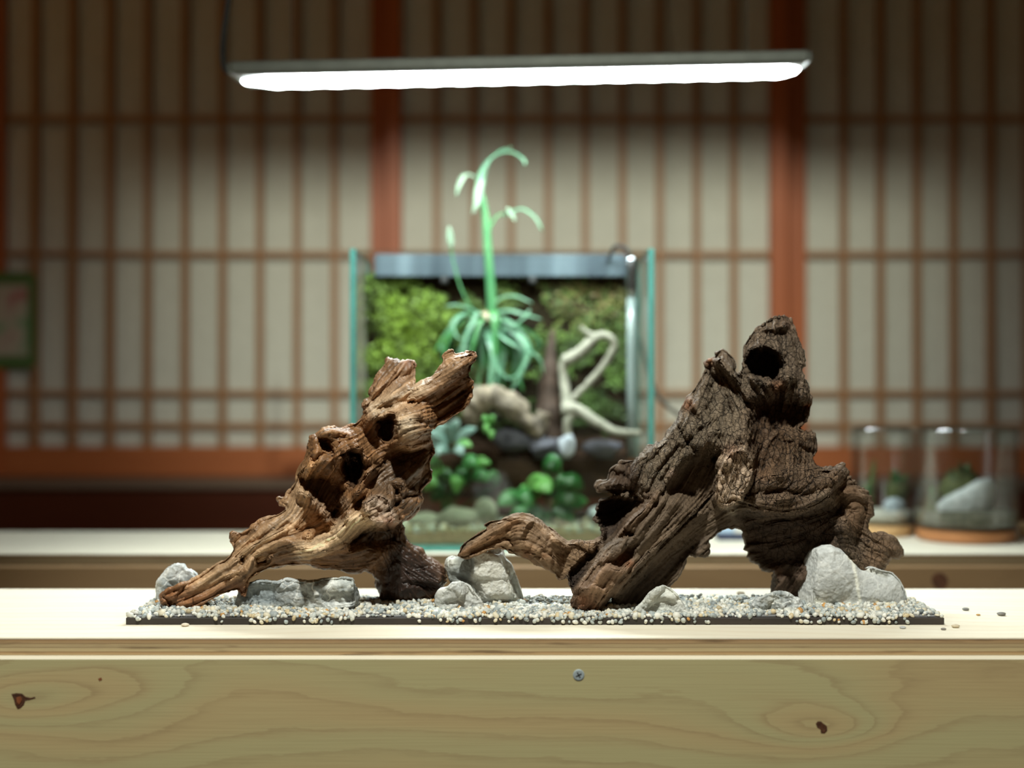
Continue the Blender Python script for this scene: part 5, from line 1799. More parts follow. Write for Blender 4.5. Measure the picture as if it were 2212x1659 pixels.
stray(1950, 1358, 7, (0.5, 0.52, 0.52), 'pale grey grain on the bench just in front of the right end of the board')
stray(2038, 1361, 6, (0.25, 0.23, 0.2), 'dark grain on the bench below the right corner of the gravel board')
stray(2064, 1356, 9, (0.66, 0.56, 0.40), 'tan grain on the bench beyond the right corner of the gravel board')
stray(1600, 1285, 9, (0.42, 0.33, 0.2), 'tan grain on the bench behind the gravel, seen under the driftwood arch')
stray(400, 1353, 9, (0.75, 0.66, 0.52), 'cream grain on the bench against the front edge of the board, at left')

# ------------------------------------------------------------------ glass tank on the back bench
M_glass = thinglass('tank_glass', (0.965, 0.985, 0.98), 1.45, 0.9)
M_jar = thinglass('jar_glass', (0.94, 0.955, 0.95), 1.5, 0.22, 0.16)
M_rim = thinglass('jar_rim_glass', (0.85, 0.89, 0.89), 1.9, 2.2, 0.05, 0.6)
M_edge = mottled('green_glass_edge', (0.055, 0.20, 0.175), (0.075, 0.27, 0.235), 60, rough=0.25)
TX0, TX1 = at(757, 0, 1.5).x, at(1412, 0, 1.5).x
TY0, TY1 = 1.495, 1.665
TZ1 = at(0, 538, 1.5).z
TT = 0.006
def tank():
    r = thing('glass_tank', 'open rimless glass tank full of moss and water plants on the back bench', 'tank', ((TX0 + TX1) / 2, (TY0 + TY1) / 2, BT))
    def pane(name, x0, x1, y0, y1, z0, z1, thin):
        """a pane whose two broad faces are clear and whose narrow faces show the green of the glass"""
        v, f = boxg(x0, x1, y0, y1, z0, z1)
        o = fixn(mesh(name, v, f, [M_glass, M_edge], r))
        for p in o.data.polygons:
            p.material_index = 0 if abs(p.normal[thin]) > 0.9 else 1
        return o
    b0 = BT + 0.0006
    pane('base_pane', TX0, TX1, TY0, TY1, b0, b0 + TT, 2)
    pane('side_pane', TX0, TX0 + TT, TY0, TY1, b0 + TT, TZ1, 0)
    pane('side_pane', TX1 - TT, TX1, TY0, TY1, b0 + TT, TZ1, 0)
    pane('front_pane', TX0 + TT, TX1 - TT, TY0 + 0.0005, TY0 + TT, b0 + TT, TZ1 - 0.0015, 1)
    pane('back_pane', TX0 + TT, TX1 - TT, TY1 - TT, TY1 - 0.0005, b0 + TT, TZ1 - 0.0015, 1)
tank()
IX0, IX1, IY0, IY1 = TX0 + TT + 0.0006, TX1 - TT - 0.0006, TY0 + TT + 0.0006, TY1 - TT - 0.0006
ZF = BT + 0.0006 + TT + 0.0004
ZW = CZ - (992 - CY) / F * 1.5            # water level
ZS = CZ - (1152 - CY) / F * 1.5           # top of the sand

# sand bed with a rough top
def sand():
    nx_, ny_ = 80, 44
    gx, gy = np.meshgrid(np.linspace(IX0, IX1, nx_), np.linspace(IY0, IY1, ny_), indexing='ij')
    gz = ZS + 0.0035 * fbm(np.stack([gx.ravel() * 40, gy.ravel() * 40, gx.ravel() * 0], 1), 3).reshape(gx.shape) + 0.006 * (gy - IY0) / (IY1 - IY0)
    top = np.stack([gx.ravel(), gy.ravel(), gz.ravel()], 1)
    bot = top.copy()
    bot[:, 2] = ZF
    N = nx_ * ny_
    idx = np.arange(N).reshape(nx_, ny_)
    f = []
    for i in range(nx_ - 1):
        for j in range(ny_ - 1):
            f.append((idx[i, j], idx[i + 1, j], idx[i + 1, j + 1], idx[i, j + 1]))
            f.append((N + idx[i, j], N + idx[i, j + 1], N + idx[i + 1, j + 1], N + idx[i + 1, j]))
    for i in range(nx_ - 1):
        for j in (0, ny_ - 1):
            f.append((idx[i, j], idx[i + 1, j], N + idx[i + 1, j], N + idx[i, j]))
    for j in range(ny_ - 1):
        for i in (0, nx_ - 1):
            f.append((idx[i, j], idx[i, j + 1], N + idx[i, j + 1], N + idx[i, j]))
    m = mottled('tank_sand', (0.20, 0.17, 0.09), (0.34, 0.28, 0.15), 260, rough=0.9, bump=0.5)
    o = fixn(mesh('sand_bed', np.vstack([top, bot]), f, m))
    tag(o, 'layer of brown sand along the bottom of the glass tank', 'sand', kind='stuff')
    # pale pebbles strewn on it: too many and too small to tell apart
    iv, if_ = ico(1)
    k = 420
    x = RNG.uniform(IX0 + 0.006, IX1 - 0.006, k)
    y = IY0 + 0.004 + (IY1 - IY0 - 0.03) * RNG.uniform(0, 1, k) ** 1.6
    rr = RNG.uniform(0.0018, 0.0042, k)
    zz = ZS + 0.0035 * fbm(np.stack([x * 40, y * 40, x * 0], 1), 3) + 0.006 * (y - IY0) / (IY1 - IY0) + rr * 0.5
    V = iv[None] * rr[:, None, None] * RNG.uniform(0.7, 1.2, (k, 1, 3)) + np.stack([x, y, zz], 1)[:, None, :]
    pal = np.array([(0.62, 0.64, 0.5), (0.55, 0.5, 0.3), (0.5, 0.58, 0.5), (0.66, 0.6, 0.4)])
    tone = np.repeat(pal[RNG.integers(0, 4, k)], len(iv), axis=0)
    Fa = (if_[None] + (np.arange(k) * len(iv))[:, None, None]).reshape(-1, 3)
    o = mesh('tank_gravel', V.reshape(-1, 3), Fa, M_grain, None, smooth=True, attrs={'tone': ('FLOAT_COLOR', tone)})
    tag(o, 'pale gravel scattered over the sand inside the glass tank', 'gravel', kind='stuff')
sand()

# water: a clear body with a mirror-like surface
def water():
    m = thinglass('tank_water', (0.90, 0.94, 0.86), 1.33, 1.0, 0.01, 0.8)
    o = fixn(mesh('water', *boxg(IX0, IX1, IY0, IY1, ZS + 0.004, ZW), m))
    tag(o, 'clear greenish water filling the lower part of the glass tank', 'water', kind='stuff')
water()

# moss wall at the back of the tank
def moss_wall():
    x0, x1 = at(792, 0, 1.648).x, at(1362, 0, 1.64).x
    z0, z1 = at(0, 985, 1.64).z, at(0, 592, 1.64).z
    r = thing('moss_wall', 'moss covered back wall inside the glass tank, brightest green at upper left', 'moss', ((x0 + x1) / 2, 1.65, z0))
    m_back = mottled('dark_peat_panel', (0.008, 0.007, 0.004), (0.022, 0.016, 0.008), 80, rough=0.95, bump=0.6, dist=0.004, Specular_IOR_Level=0.08)
    box('backing_panel', x0, x1, 1.644, 1.654, z0, z1, m_back, r, 0.001)
    n = 15000
    x = RNG.uniform(x0, x1, n)
    z = RNG.uniform(z0, z1, n)
    t, s_ = (x - x0) / (x1 - x0), (z - z0) / (z1 - z0)
    cl = fbm(np.stack([x * 26, z * 26, x * 0 + 2], 1), 3)
    dens = 0.40 + 0.55 * np.exp(-((t - 0.14) / 0.22) ** 2 - ((s_ - 0.68) / 0.38) ** 2) + 0.42 * np.exp(-((t - 0.85) / 0.25) ** 2 - ((s_ - 0.82) / 0.34) ** 2) + 0.28 * np.exp(-((t - 0.97) / 0.1) ** 2 - ((s_ - 0.5) / 0.3) ** 2) - 0.25 * np.clip(0.35 - s_, 0, 1) * 2
    keep = cl * 1.5 + dens + RNG.uniform(-0.15, 0.15, n) > 0.50
    x, z, t, s_, cl = x[keep], z[keep], t[keep], s_[keep], cl[keep]
    k = len(x)
    bul = 0.004 + 0.020 * np.clip(cl + 0.35, 0, 1) * np.exp(-((t - 0.14) / 0.3) ** 2) + 0.008 * np.clip(cl + 0.3, 0, 1)
    y = 1.644 - bul * RNG.uniform(0.4, 1.0, k)
    sz = RNG.uniform(0.0028, 0.0062, k)
    V, Fc = [], []
    a = RNG.uniform(-math.pi, math.pi, k)
    tip = np.stack([np.cos(a) * 0.9, RNG.uniform(-0.9, -0.2, k), np.sin(a) * 0.7 + 0.25], 1) * sz[:, None]
    sid = np.stack([-np.sin(a), RNG.uniform(-0.3, 0.3, k), np.cos(a)], 1) * (sz * 0.42)[:, None]
    c = np.stack([x, y, z], 1)
    V = np.stack([c - tip * 0.5, c + sid, c + tip * 0.6, c - sid], 1)
    V[:, 1, 1] -= sz * 0.2
    V[:, 3, 1] -= sz * 0.2
    Q = np.arange(4 * k).reshape(k, 4)
    g_hi, g_mid, g_dk, br = np.array((0.19, 0.30, 0.025)), np.array((0.10, 0.18, 0.035)), np.array((0.035, 0.08, 0.03)), np.array((0.22, 0.14, 0.06))
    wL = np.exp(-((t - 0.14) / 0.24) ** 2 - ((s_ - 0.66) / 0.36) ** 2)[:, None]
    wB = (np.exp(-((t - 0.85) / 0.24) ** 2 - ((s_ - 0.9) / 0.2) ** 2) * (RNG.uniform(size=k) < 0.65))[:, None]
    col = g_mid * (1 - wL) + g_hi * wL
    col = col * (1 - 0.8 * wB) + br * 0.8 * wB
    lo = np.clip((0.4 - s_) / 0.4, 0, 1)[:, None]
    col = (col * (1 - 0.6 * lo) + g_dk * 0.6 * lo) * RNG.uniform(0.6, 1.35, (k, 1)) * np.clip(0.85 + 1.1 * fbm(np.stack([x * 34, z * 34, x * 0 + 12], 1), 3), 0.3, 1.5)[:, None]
    m = Mat('moss_leaf')
    at_ = m.n('Attribute', attribute_name='tone')
    nz_ = m.noise(m.obj(), 500, 2)
    cc = m.mix(m.math('MULTIPLY', nz_, 0.5), at_.outputs['Color'], (0.5, 0.5, 0.4), 'MULTIPLY')
    m.set(Base_Color=cc, Roughness=0.6)
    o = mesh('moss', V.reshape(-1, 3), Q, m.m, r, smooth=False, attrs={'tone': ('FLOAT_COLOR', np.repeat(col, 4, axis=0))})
    o['kind'] = 'stuff'
moss_wall()

# clear drip trough along the top of the moss wall
def trough():
    d = 1.622
    x0, x1 = at(809, 0, d).x, at(1352, 0, d).x
    z0, z1 = at(0, 597, d).z, at(0, 549, d).z
    r = thing('drip_trough', 'blue grey acrylic drip trough along the top of the moss wall in the tank', 'trough', ((x0 + x1) / 2, d + 0.01, z0))
    m = mottled('frosted_acrylic', (0.012, 0.018, 0.026), (0.125, 0.165, 0.185), 22, stretch=(1, 0.05, 0.05), rough=0.25, bump=0.0)
    box('front_wall', x0, x1, d, d + 0.003, z0, z1, m, r, 0.0006)
    box('back_wall', x0, x1, d + 0.017, d + 0.020, z0, z1, m, r, 0.0006)
    box('floor_strip', x0, x1, d + 0.0032, d + 0.0168, z0, z0 + 0.003, m, r, 0.0006)
    for a in (x0, x1 - 0.003):
        box('end_wall', a, a + 0.003, d + 0.0032, d + 0.0168, z0 + 0.0032, z1, m, r, 0.0006)
    md = mottled('black_nozzle', (0.02, 0.02, 0.02), (0.04, 0.04, 0.04), 100)
    for u in (960, 1150):
        p = at(u, 612, d + 0.004)
        tube('nozzle', [p, p + Vector((0, 0, 0.008))], [0.0045, 0.0035], md, r, sides=10, n=3)
trough()

def riser():
    d = 1.60
    p0, p1, p2 = at(1363, 985, d), at(1363, 640, d), at(1363, 556, d)
    r = thing('riser_pipe', 'clear riser pipe with a steel collar in the right corner of the tank', 'pipe', tuple(p0))
    m = mottled('cloudy_tube', (0.16, 0.20, 0.19), (0.26, 0.31, 0.29), 20, stretch=(1, 1, 0.1), rough=0.15)
    ms = mottled('steel_collar', (0.5, 0.53, 0.56), (0.65, 0.68, 0.7), 60, rough=0.2, Metallic=1.0)
    tube('pipe', [p0, p1], [0.0048, 0.0048], m, r, sides=14, n=4)
    tube('collar', [p1, p2 - Vector((0, 0, 0.012)), p2], [0.0062, 0.0072, 0.006], ms, r, sides=16, n=9)
    tube('hose', [p2, p2 + Vector((-0.006, 0, 0.010)), p2 + Vector((-0.018, 0.004, 0.012)), p2 + Vector((-0.024, 0.02, -0.002))], [0.0022, 0.0022], M_cord, r, sides=8)
riser()

# ------------------------------------------------------------------ plants
L_pale = leafmat('pale_curled_leaf', (0.09, 0.25, 0.14), (0.20, 0.36, 0.23), 40, 0.3)
L_green = leafmat('mid_green_leaf', (0.04, 0.17, 0.05), (0.08, 0.27, 0.08), 40, 0.3)
L_stalk = leafmat('flower_stalk_green', (0.06, 0.22, 0.09), (0.12, 0.31, 0.13), 30, 0.35)
L_aqua = leafmat('silver_green_leaf', (0.13, 0.26, 0.20), (0.34, 0.48, 0.42), 50, 0.25)
L_bright = leafmat('bright_green_leaf', (0.08, 0.30, 0.06), (0.19, 0.46, 0.12), 40, 0.3)
L_deep = leafmat('deep_green_leaf', (0.008, 0.06, 0.012), (0.02, 0.12, 0.022), 40, 0.3)
L_base = mottled('plant_base', (0.25, 0.2, 0.12), (0.36, 0.29, 0.2), 80)
L_bud = leafmat('white_bud', (0.15, 0.26, 0.17), (0.26, 0.36, 0.25), 60)

def pts(lst, d):
    return [at(u, v, d + (w * 0.001)) for u, v, w in lst]

def air_plant():
    d = 1.60
    b = at(1050, 690, d)
    r = thing('air_plant', 'air plant with curling pale green leaves and a tall arching flower stalk, in the tank', 'plant', tuple(b))
    iv, if_ = ico(2)
    mesh('plant_base', iv * np.array([0.011, 0.009, 0.009]) * (1 + 0.15 * fbm(iv * 2, 2))[:, None] + np.array(b), if_, L_base, r, smooth=True)
    lv = [([(1050, 690, 0), (1015, 668, -8), (985, 660, -14), (963, 662, -18)], 9), ([(1046, 695, 0), (1005, 680, -12), (978, 700, -20), (988, 730, -20), (1025, 735, -14)], 10), ([(1050, 690, 0), (1090, 672, -6), (1130, 680, -16), (1170, 690, -20)], 10),
          ([(1055, 700, 0), (1090, 715, -14), (1130, 690, -24), (1145, 668, -24)], 10), ([(1060, 700, 0), (1110, 720, -20), (1140, 760, -28), (1120, 810, -28), (1085, 820, -22)], 12), ([(1050, 705, 0), (1062, 750, -22), (1075, 800, -28), (1110, 825, -24)], 12),
          ([(1045, 705, 0), (1020, 745, -12), (995, 765, -18)], 9), ([(1060, 700, 2), (1085, 760, -12), (1075, 820, -16), (1045, 860, -18)], 12), ([(1055, 700, 0), (1100, 740, -24), (1160, 770, -26), (1175, 810, -20)], 9),
          ([(1050, 695, 0), (1075, 650, -4), (1110, 640, -10), (1150, 655, -16)], 8), ([(1060, 705, 0), (1065, 780, -26), (1060, 840, -30), (1085, 870, -26)], 10), ([(1048, 690, 0), (1020, 700, -18), (1000, 760, -24), (1020, 800, -20)], 8), ([(1065, 705, 0), (1120, 745, -10), (1130, 800, -14), (1100, 850, -16)], 12)]
    for p, w in lv:
        leaf('leaf', pts(p, d), w * 0.0008, L_pale, r, n=14, fold=0.35, prof=lambda t: (1 - t) ** 0.45 * 0.95 + 0.05)
    rg = np.random.default_rng(5)
    for k in range(26):
        a = rg.uniform(-0.5, math.pi + 0.5)
        q, dr = rg.uniform(45, 125), rg.uniform(20, 90)
        ex_, ey_ = 1070 + q * math.cos(a), 712 + abs(q * 0.55 * math.sin(a)) + dr
        z_ = rg.uniform(-26, 6)
        leaf('leaf', pts([(1058, 702, 0), (1058 + (ex_ - 1058) * 0.5, 690 + rg.uniform(-14, 16), z_ * 0.6), (ex_, (ey_ + 700) / 2, z_), (ex_ + rg.uniform(-22, 12), ey_, z_)], d), rg.uniform(0.006, 0.0105), (L_green, L_pale, L_green, L_deep)[k % 4], r, n=12, fold=0.3, prof=lambda t: (1 - t) ** 0.45 * 0.95 + 0.05)
    for p, w in (([(1058, 700, 0), (1040, 780, 4), (1030, 850, -6)], 11), ([(1065, 700, 0), (1110, 780, 0), (1130, 850, -8)], 11), ([(1060, 705, 0), (1080, 800, 2), (1090, 880, -6)], 12), ([(1055, 700, 0), (1010, 790, 6), (990, 850, 0)], 9)):
        leaf('leaf', pts(p, d), w * 0.0008, L_green, r, n=12, fold=0.3, prof=lambda t: (1 - t) ** 0.5 * 0.95 + 0.05)
    st = tube('flower_stalk', pts([(1064, 690, 0), (1060, 620, -2), (1054, 540, -4), (1050, 480, -6), (1042, 430, -8), (1030, 395, -10)], d), [0.0058, 0.0052, 0.0046, 0.004, 0.0022], L_stalk, r, sides=10)
    leaf('stalk_leaf', pts([(1034, 420, -8), (1040, 375, -10), (1062, 342, -12), (1096, 328, -14), (1128, 342, -16), (1135, 358, -16)], d), 0.0080, L_pale, r, n=16, fold=0.3, prof=lambda t: (1 - t) ** 0.4 * 0.9 + 0.1)
    leaf('stalk_leaf', pts([(1040, 415, -8), (1050, 365, -10), (1075, 330, -12), (1105, 318, -14)], d), 0.0050, L_pale, r, n=14, fold=0.3, prof=lambda t: (1 - t) ** 0.4 * 0.9 + 0.1)
    leaf('stalk_leaf', pts([(1030, 385, -10), (1008, 378, -12), (994, 396, -14), (985, 426, -14)], d), 0.0075, L_bud, r, n=12, fold=0.3)
    leaf('stalk_leaf', pts([(1040, 385, -10), (1034, 410, -14), (1030, 440, -16), (1020, 464, -16)], d), 0.0085, L_bud, r, n=12, fold=0.3)
    leaf('stalk_leaf', pts([(1056, 500, -6), (1072, 470, -8), (1100, 458, -10)], d), 0.0052, L_stalk, r, n=10, fold=0.3)
    leaf('stalk_leaf', pts([(1090, 468, -8), (1125, 452, -12), (1155, 470, -14), (1172, 500, -14)], d), 0.0062, L_pale, r, n=12, fold=0.3, prof=lambda t: (1 - t) ** 0.4 * 0.9 + 0.1)
    leaf('stalk_leaf', pts([(1095, 450, -10), (1105, 462, -12), (1112, 480, -12)], d), 0.0070, L_bud, r, n=8, fold=0.3)
    # second thin stalk with a bud
    p = tube('flower_stalk', pts([(1020, 672, 2), (995, 620, 0), (978, 560, -2), (974, 530, -4)], d), [0.0012, 0.001], L_stalk, r, sides=6)
    leaf('bud', pts([(975, 536, -4), (972, 512, -5), (970, 488, -6)], d), 0.0070, L_bud, r, n=8, fold=0.4)
air_plant()

def broad_plant(name, label, base, leaves, mat_, d, group=None, wscale=1.0, stemw=0.0008, mats=None):
    b = at(*base, d)
    r = thing(name, label, 'plant', tuple(b), group)
    for k, (tip, root, w, dz) in enumerate(leaves):
        p0 = at(root[0], root[1], d + dz * 0.5)
        p1 = at(tip[0], tip[1], d + dz)
        mid = (p0 + p1) / 2 + Vector((0, -0.002, 0.004))
        tube('leaf_stem', [Vector(b), p0 * 0.5 + b * 0.5, p0], [stemw, stemw * 0.8], L_deep, r, sides=5, n=5)
        mm = mats[k % len(mats)] if mats else mat_
        leaf('leaf', [p0, mid, p1], w / F * d * wscale, mm, r, n=10, fold=0.22, up=(0.1, -0.9, 0.5))
    return r

# silver leaved plant at the front left above the water line
broad_plant('bromeliad', 'silvery pale green rosette plant at the lower left inside the tank, just above the water', (975, 975),
            [((918, 930), (965, 965), 24, -0.02), ((936, 905), (968, 955), 20, 0.0), ((990, 905), (975, 955), 24, -0.01), ((1030, 925), (985, 960), 22, -0.015), ((1020, 965), (985, 968), 20, -0.02), ((1000, 985), (980, 972), 26, -0.025), ((940, 985), (968, 972), 24, -0.025), ((912, 965), (962, 970), 22, -0.02), ((962, 915), (972, 955), 18, -0.022)],
            L_aqua, 1.545, mats=[L_aqua, L_aqua, L_aqua, L_aqua, L_bright])
broad_plant('creeping_plant', 'small yellow green leaved plant beside the bleached driftwood in the tank', (1060, 925),
            [((1068, 905), (1060, 918), 16, -0.01), ((1048, 935), (1058, 926), 18, -0.012), ((1062, 950), (1060, 932), 16, -0.014), ((1040, 905), (1056, 918), 14, -0.005)], L_bright, 1.54)
# water plants
broad_plant('water_plant', 'large leaved dark green plant under water on the right side of the tank', (1180, 1140),
            [((1180, 1035), (1145, 1068), 44, -0.03), ((1075, 1092), (1130, 1078), 40, -0.035), ((1150, 1095), (1115, 1062), 40, -0.036), ((1190, 1065), (1150, 1045), 46, -0.04), ((1212, 990), (1185, 1028), 46, -0.02), ((1200, 1020), (1180, 1000), 34, -0.022), ((1260, 1060), (1215, 1040), 40, 0.0), ((1255, 1100), (1205, 1075), 44, -0.01), ((1240, 1130), (1195, 1100), 40, -0.015), ((1100, 1125), (1150, 1110), 38, -0.01), ((1180, 1130), (1140, 1105), 36, -0.02), ((1230, 1030), (1200, 1060), 34, 0.01), ((1125, 1050), (1150, 1085), 30, 0.0), ((1270, 1085), (1225, 1095), 30, 0.01), ((1160, 1150), (1190, 1115), 30, 0.0)],
            L_deep, 1.56, mats=[L_bright, L_green, L_green, L_bright, L_green, L_deep, L_deep, L_deep, L_deep, L_green, L_deep, L_deep])
broad_plant('water_plant', 'dark green leafy plant under water on the left side of the tank', (960, 1120),
            [((905, 1030), (955, 1010), 40, -0.03), ((900, 1008), (950, 1000), 30, -0.032), ((1035, 1010), (1000, 1002), 34, -0.01), ((1060, 1002), (1020, 1008), 24, -0.012), ((955, 1050), (975, 1020), 36, 0.0), ((1010, 1045), (985, 1020), 34, 0.0), ((935, 1085), (960, 1050), 34, 0.01), ((985, 1068), (990, 1030), 30, -0.01), ((1060, 1040), (1020, 1030), 30, -0.005), ((1055, 1025), (1075, 1045), 24, -0.02), ((915, 1060), (945, 1040), 30, 0.0)],
            L_deep, 1.555, mats=[L_bright, L_green, L_green, L_bright, L_deep, L_deep, L_deep])

# ------------------------------------------------------------------ wood and stones inside the tank
W_pale = mottled('bleached_branch', (0.17, 0.165, 0.12), (0.36, 0.345, 0.27), 70, rough=0.7, bump=0.4)
W_tan = mottled('tan_driftwood', (0.06, 0.05, 0.04), (0.30, 0.24, 0.165), 70, rough=0.75, bump=0.5, dist=0.002)
W_brown = mottled('brown_stump', (0.025, 0.014, 0.008), (0.065, 0.036, 0.022), 70, rough=0.8, bump=0.5, dist=0.002)
W_red = mottled('sunken_wood', (0.09, 0.03, 0.012), (0.17, 0.065, 0.025), 50, rough=0.7, bump=0.5, dist=0.002)
def twig():
    d = 1.575
    root = at(1222, 895, d)
    r = thing('branch', 'bleached forked branch standing in the right half of the glass tank', 'branch', tuple(root))
    segs = [([(1225, 895, -12), (1222, 850, 0), (1216, 800, 4), (1222, 775, 2)], [0.0062, 0.0055, 0.005]), ([(1220, 780, 2), (1250, 765, -4), (1280, 735, -8), (1300, 722, -10)], [0.0072, 0.0066, 0.0045]), ([(1292, 728, -10), (1272, 722, -10), (1255, 706, -12)], [0.0042, 0.002]), ([(1296, 724, -10), (1318, 730, -10), (1326, 750, -8), (1300, 795, -4), (1265, 835, 0), (1240, 858, 2), (1226, 862, 0)], [0.0045, 0.0042, 0.0038, 0.0042]),
            ([(1218, 888, -10), (1245, 885, -14), (1290, 912, -22), (1330, 932, -30), (1385, 936, -40)], [0.0085, 0.0072, 0.0058, 0.0045, 0.0035]), ([(1240, 890, -12), (1225, 915, -14), (1230, 960, -12)], [0.006, 0.004])]
    for p, rad in segs:
        tube('branch_arm', pts(p, d), rad, W_pale, r, sides=10, noise=0.4, freq=160)
twig()
def stump():
    d = 1.59
    P_ = pts([(1188, 958, 0), (1186, 880, 0), (1188, 800, 0), (1194, 712, 0)], d)
    o = tube('stump', P_, [0.0165, 0.014, 0.0095, 0.002], W_brown, None, sides=14, n=26, noise=0.35, freq=110)
    tag(o, 'dark brown pointed wood spike upright in the middle of the tank', 'driftwood')
    P_ = pts([(1020, 915, 0), (1030, 875, -4), (1062, 862, -8), (1100, 872, -8), (1130, 905, -6), (1160, 925, 0), (1175, 890, 0)], 1.575)
    o = tube('driftwood_arch', P_, [0.009, 0.014, 0.0165, 0.014, 0.010, 0.0105, 0.007], W_tan, None, sides=16, n=50, noise=0.7, freq=80)
    tag(o, 'pale tan curved driftwood lying in the middle of the tank', 'driftwood')
    o = tube('sunken_wood', pts([(935, 1062, 0), (1000, 1055, 0), (1075, 1050, 0), (1110, 1046, 10)], 1.6), [0.006, 0.0085, 0.008, 0.004], W_red, None, sides=10, n=20, noise=0.3)
    tag(o, 'reddish brown wood piece lying level under water in the tank', 'driftwood')
    o = tube('sunken_wood', pts([(1215, 1005, 10), (1260, 1028, 0), (1300, 1045, -6), (1350, 1075, -10)], 1.6), [0.005, 0.010, 0.011, 0.006], W_red, None, sides=10, n=20, noise=0.3)
    tag(o, 'reddish brown wood slanting down behind the water plant at the right of the tank', 'driftwood')
stump()

def rock(name, u, v, d, rad, mat, label, group=None, seed=0, cut=0.25, sub=3, cat='stone'):
    iv, if_ = ico(sub)
    rr = np.random.default_rng(seed)
    V = iv.copy()
    for _ in range(9):
        n = rr.normal(size=3)
        n /= np.linalg.norm(n)
        c = rr.uniform(0.55, 0.9)
        ex = np.maximum(V @ n - c, 0)
        V -= ex[:, None] * n[None] * 0.92
    V *= (1 + 0.16 * fbm(iv * 1.6 + seed, 3))[:, None]
    V = V * np.array(rad) + np.array(at(u, v, d))
    o = mesh(name, V, if_, mat, None, smooth=True)
    tag(o, label, cat, group)
    return o
R_slate = mottled('violet_grey_rock', (0.035, 0.035, 0.045), (0.13, 0.13, 0.155), 60, rough=0.7, bump=0.5, dist=0.002)
R_pale = mottled('pale_tank_rock', (0.22, 0.24, 0.165), (0.36, 0.37, 0.27), 45, rough=0.8, bump=0.4)
R_blue = mottled('pale_blue_rock', (0.34, 0.38, 0.42), (0.55, 0.58, 0.60), 60, rough=0.6)
rock('tank_rock', 1110, 952, 1.585, (0.026, 0.016, 0.017), R_slate, 'dark violet grey rock at the water line in the middle of the tank', seed=1)
rock('tank_rock', 1185, 965, 1.575, (0.022, 0.016, 0.014), R_slate, 'dark grey rock at the water line beside the wood spike in the tank', seed=2)
rock('tank_rock', 1060, 885, 1.60, (0.016, 0.012, 0.013), R_slate, 'grey rock tucked under the curved tan driftwood in the tank', seed=3)
rock('tank_rock', 1222, 962, 1.54, (0.011, 0.010, 0.015), R_blue, 'pale blue grey rock below the forked branch in the tank', seed=4)
rock('tank_rock', 1300, 972, 1.57, (0.026, 0.018, 0.012), R_slate, 'low dark rock in the right corner of the tank at the water line', seed=5)
rock('tank_rock', 985, 1118, 1.55, (0.025, 0.014, 0.016), R_pale, 'flat pale stone under water at the left of the tank', seed=6)
rock('tank_rock', 1048, 1110, 1.56, (0.014, 0.012, 0.017), R_pale, 'pointed cream stone under water in the middle of the tank', seed=7)
rock('tank_rock', 920, 1130, 1.56, (0.022, 0.014, 0.012), R_pale, 'low pale stone under water at the far left of the tank', seed=8)
rock('tank_rock', 1296, 1118, 1.57, (0.015, 0.012, 0.014), R_blue, 'grey blue stone under water at the right of the tank', seed=9)
# peat bank that carries the plants above the water
def bank():
    nx_, ny_ = 60, 24
    gx, gy = np.meshgrid(np.linspace(IX0 + 0.006, IX1 - 0.014, nx_), np.linspace(1.585, 1.642, ny_), indexing='ij')
    t = (gy - 1.585) / 0.057
    gz = ZW + 0.002 + 0.016 * t + 0.008 * fbm(np.stack([gx.ravel() * 45, gy.ravel() * 45, gx.ravel() * 0 + 7], 1), 3).reshape(gx.shape)
    top = np.stack([gx.ravel(), gy.ravel(), gz.ravel()], 1)
    bot = top.copy()
    bot[:, 2] = ZS + 0.03
    N = nx_ * ny_
    ix = np.arange(N).reshape(nx_, ny_)
    f = []
    for i in range(nx_ - 1):
        for j in range(ny_ - 1):
            f.append((ix[i, j], ix[i + 1, j], ix[i + 1, j + 1], ix[i, j + 1]))
            f.append((N + ix[i, j], N + ix[i, j + 1], N + ix[i + 1, j + 1], N + ix[i + 1, j]))
    for i in range(nx_ - 1):
        for j in (0, ny_ - 1):
            f.append((ix[i, j], ix[i + 1, j], N + ix[i + 1, j], N + ix[i, j]))
    for j in range(ny_ - 1):
        for i in (0, nx_ - 1):
            f.append((ix[i, j], ix[i, j + 1], N + ix[i, j + 1], N + ix[i, j]))
    m = mottled('wet_peat', (0.012, 0.006, 0.003), (0.034, 0.017, 0.008), 120, rough=0.8, bump=0.7, dist=0.003, Specular_IOR_Level=0.12)
    o = fixn(mesh('peat_bank', np.vstack([top, bot]), f, m))
    tag(o, 'bank of dark wet peat under the moss wall in the tank', 'peat', kind='stuff')
bank()

o = tube('power_cord', [at(1330, 548, 1.668), at(1400, 800, 1.672), at(1418, 848, 1.672), at(1440, 876, 1.675), at(1475, 905, 1.68), at(1530, 985, 1.69), at(1580, 1130, 1.69), at(1600, 1149, 1.69)], [0.0026, 0.0026], M_greycord, None, sides=8)
tag(o, 'grey power cord sagging behind the right side of the glass tank', 'cord')

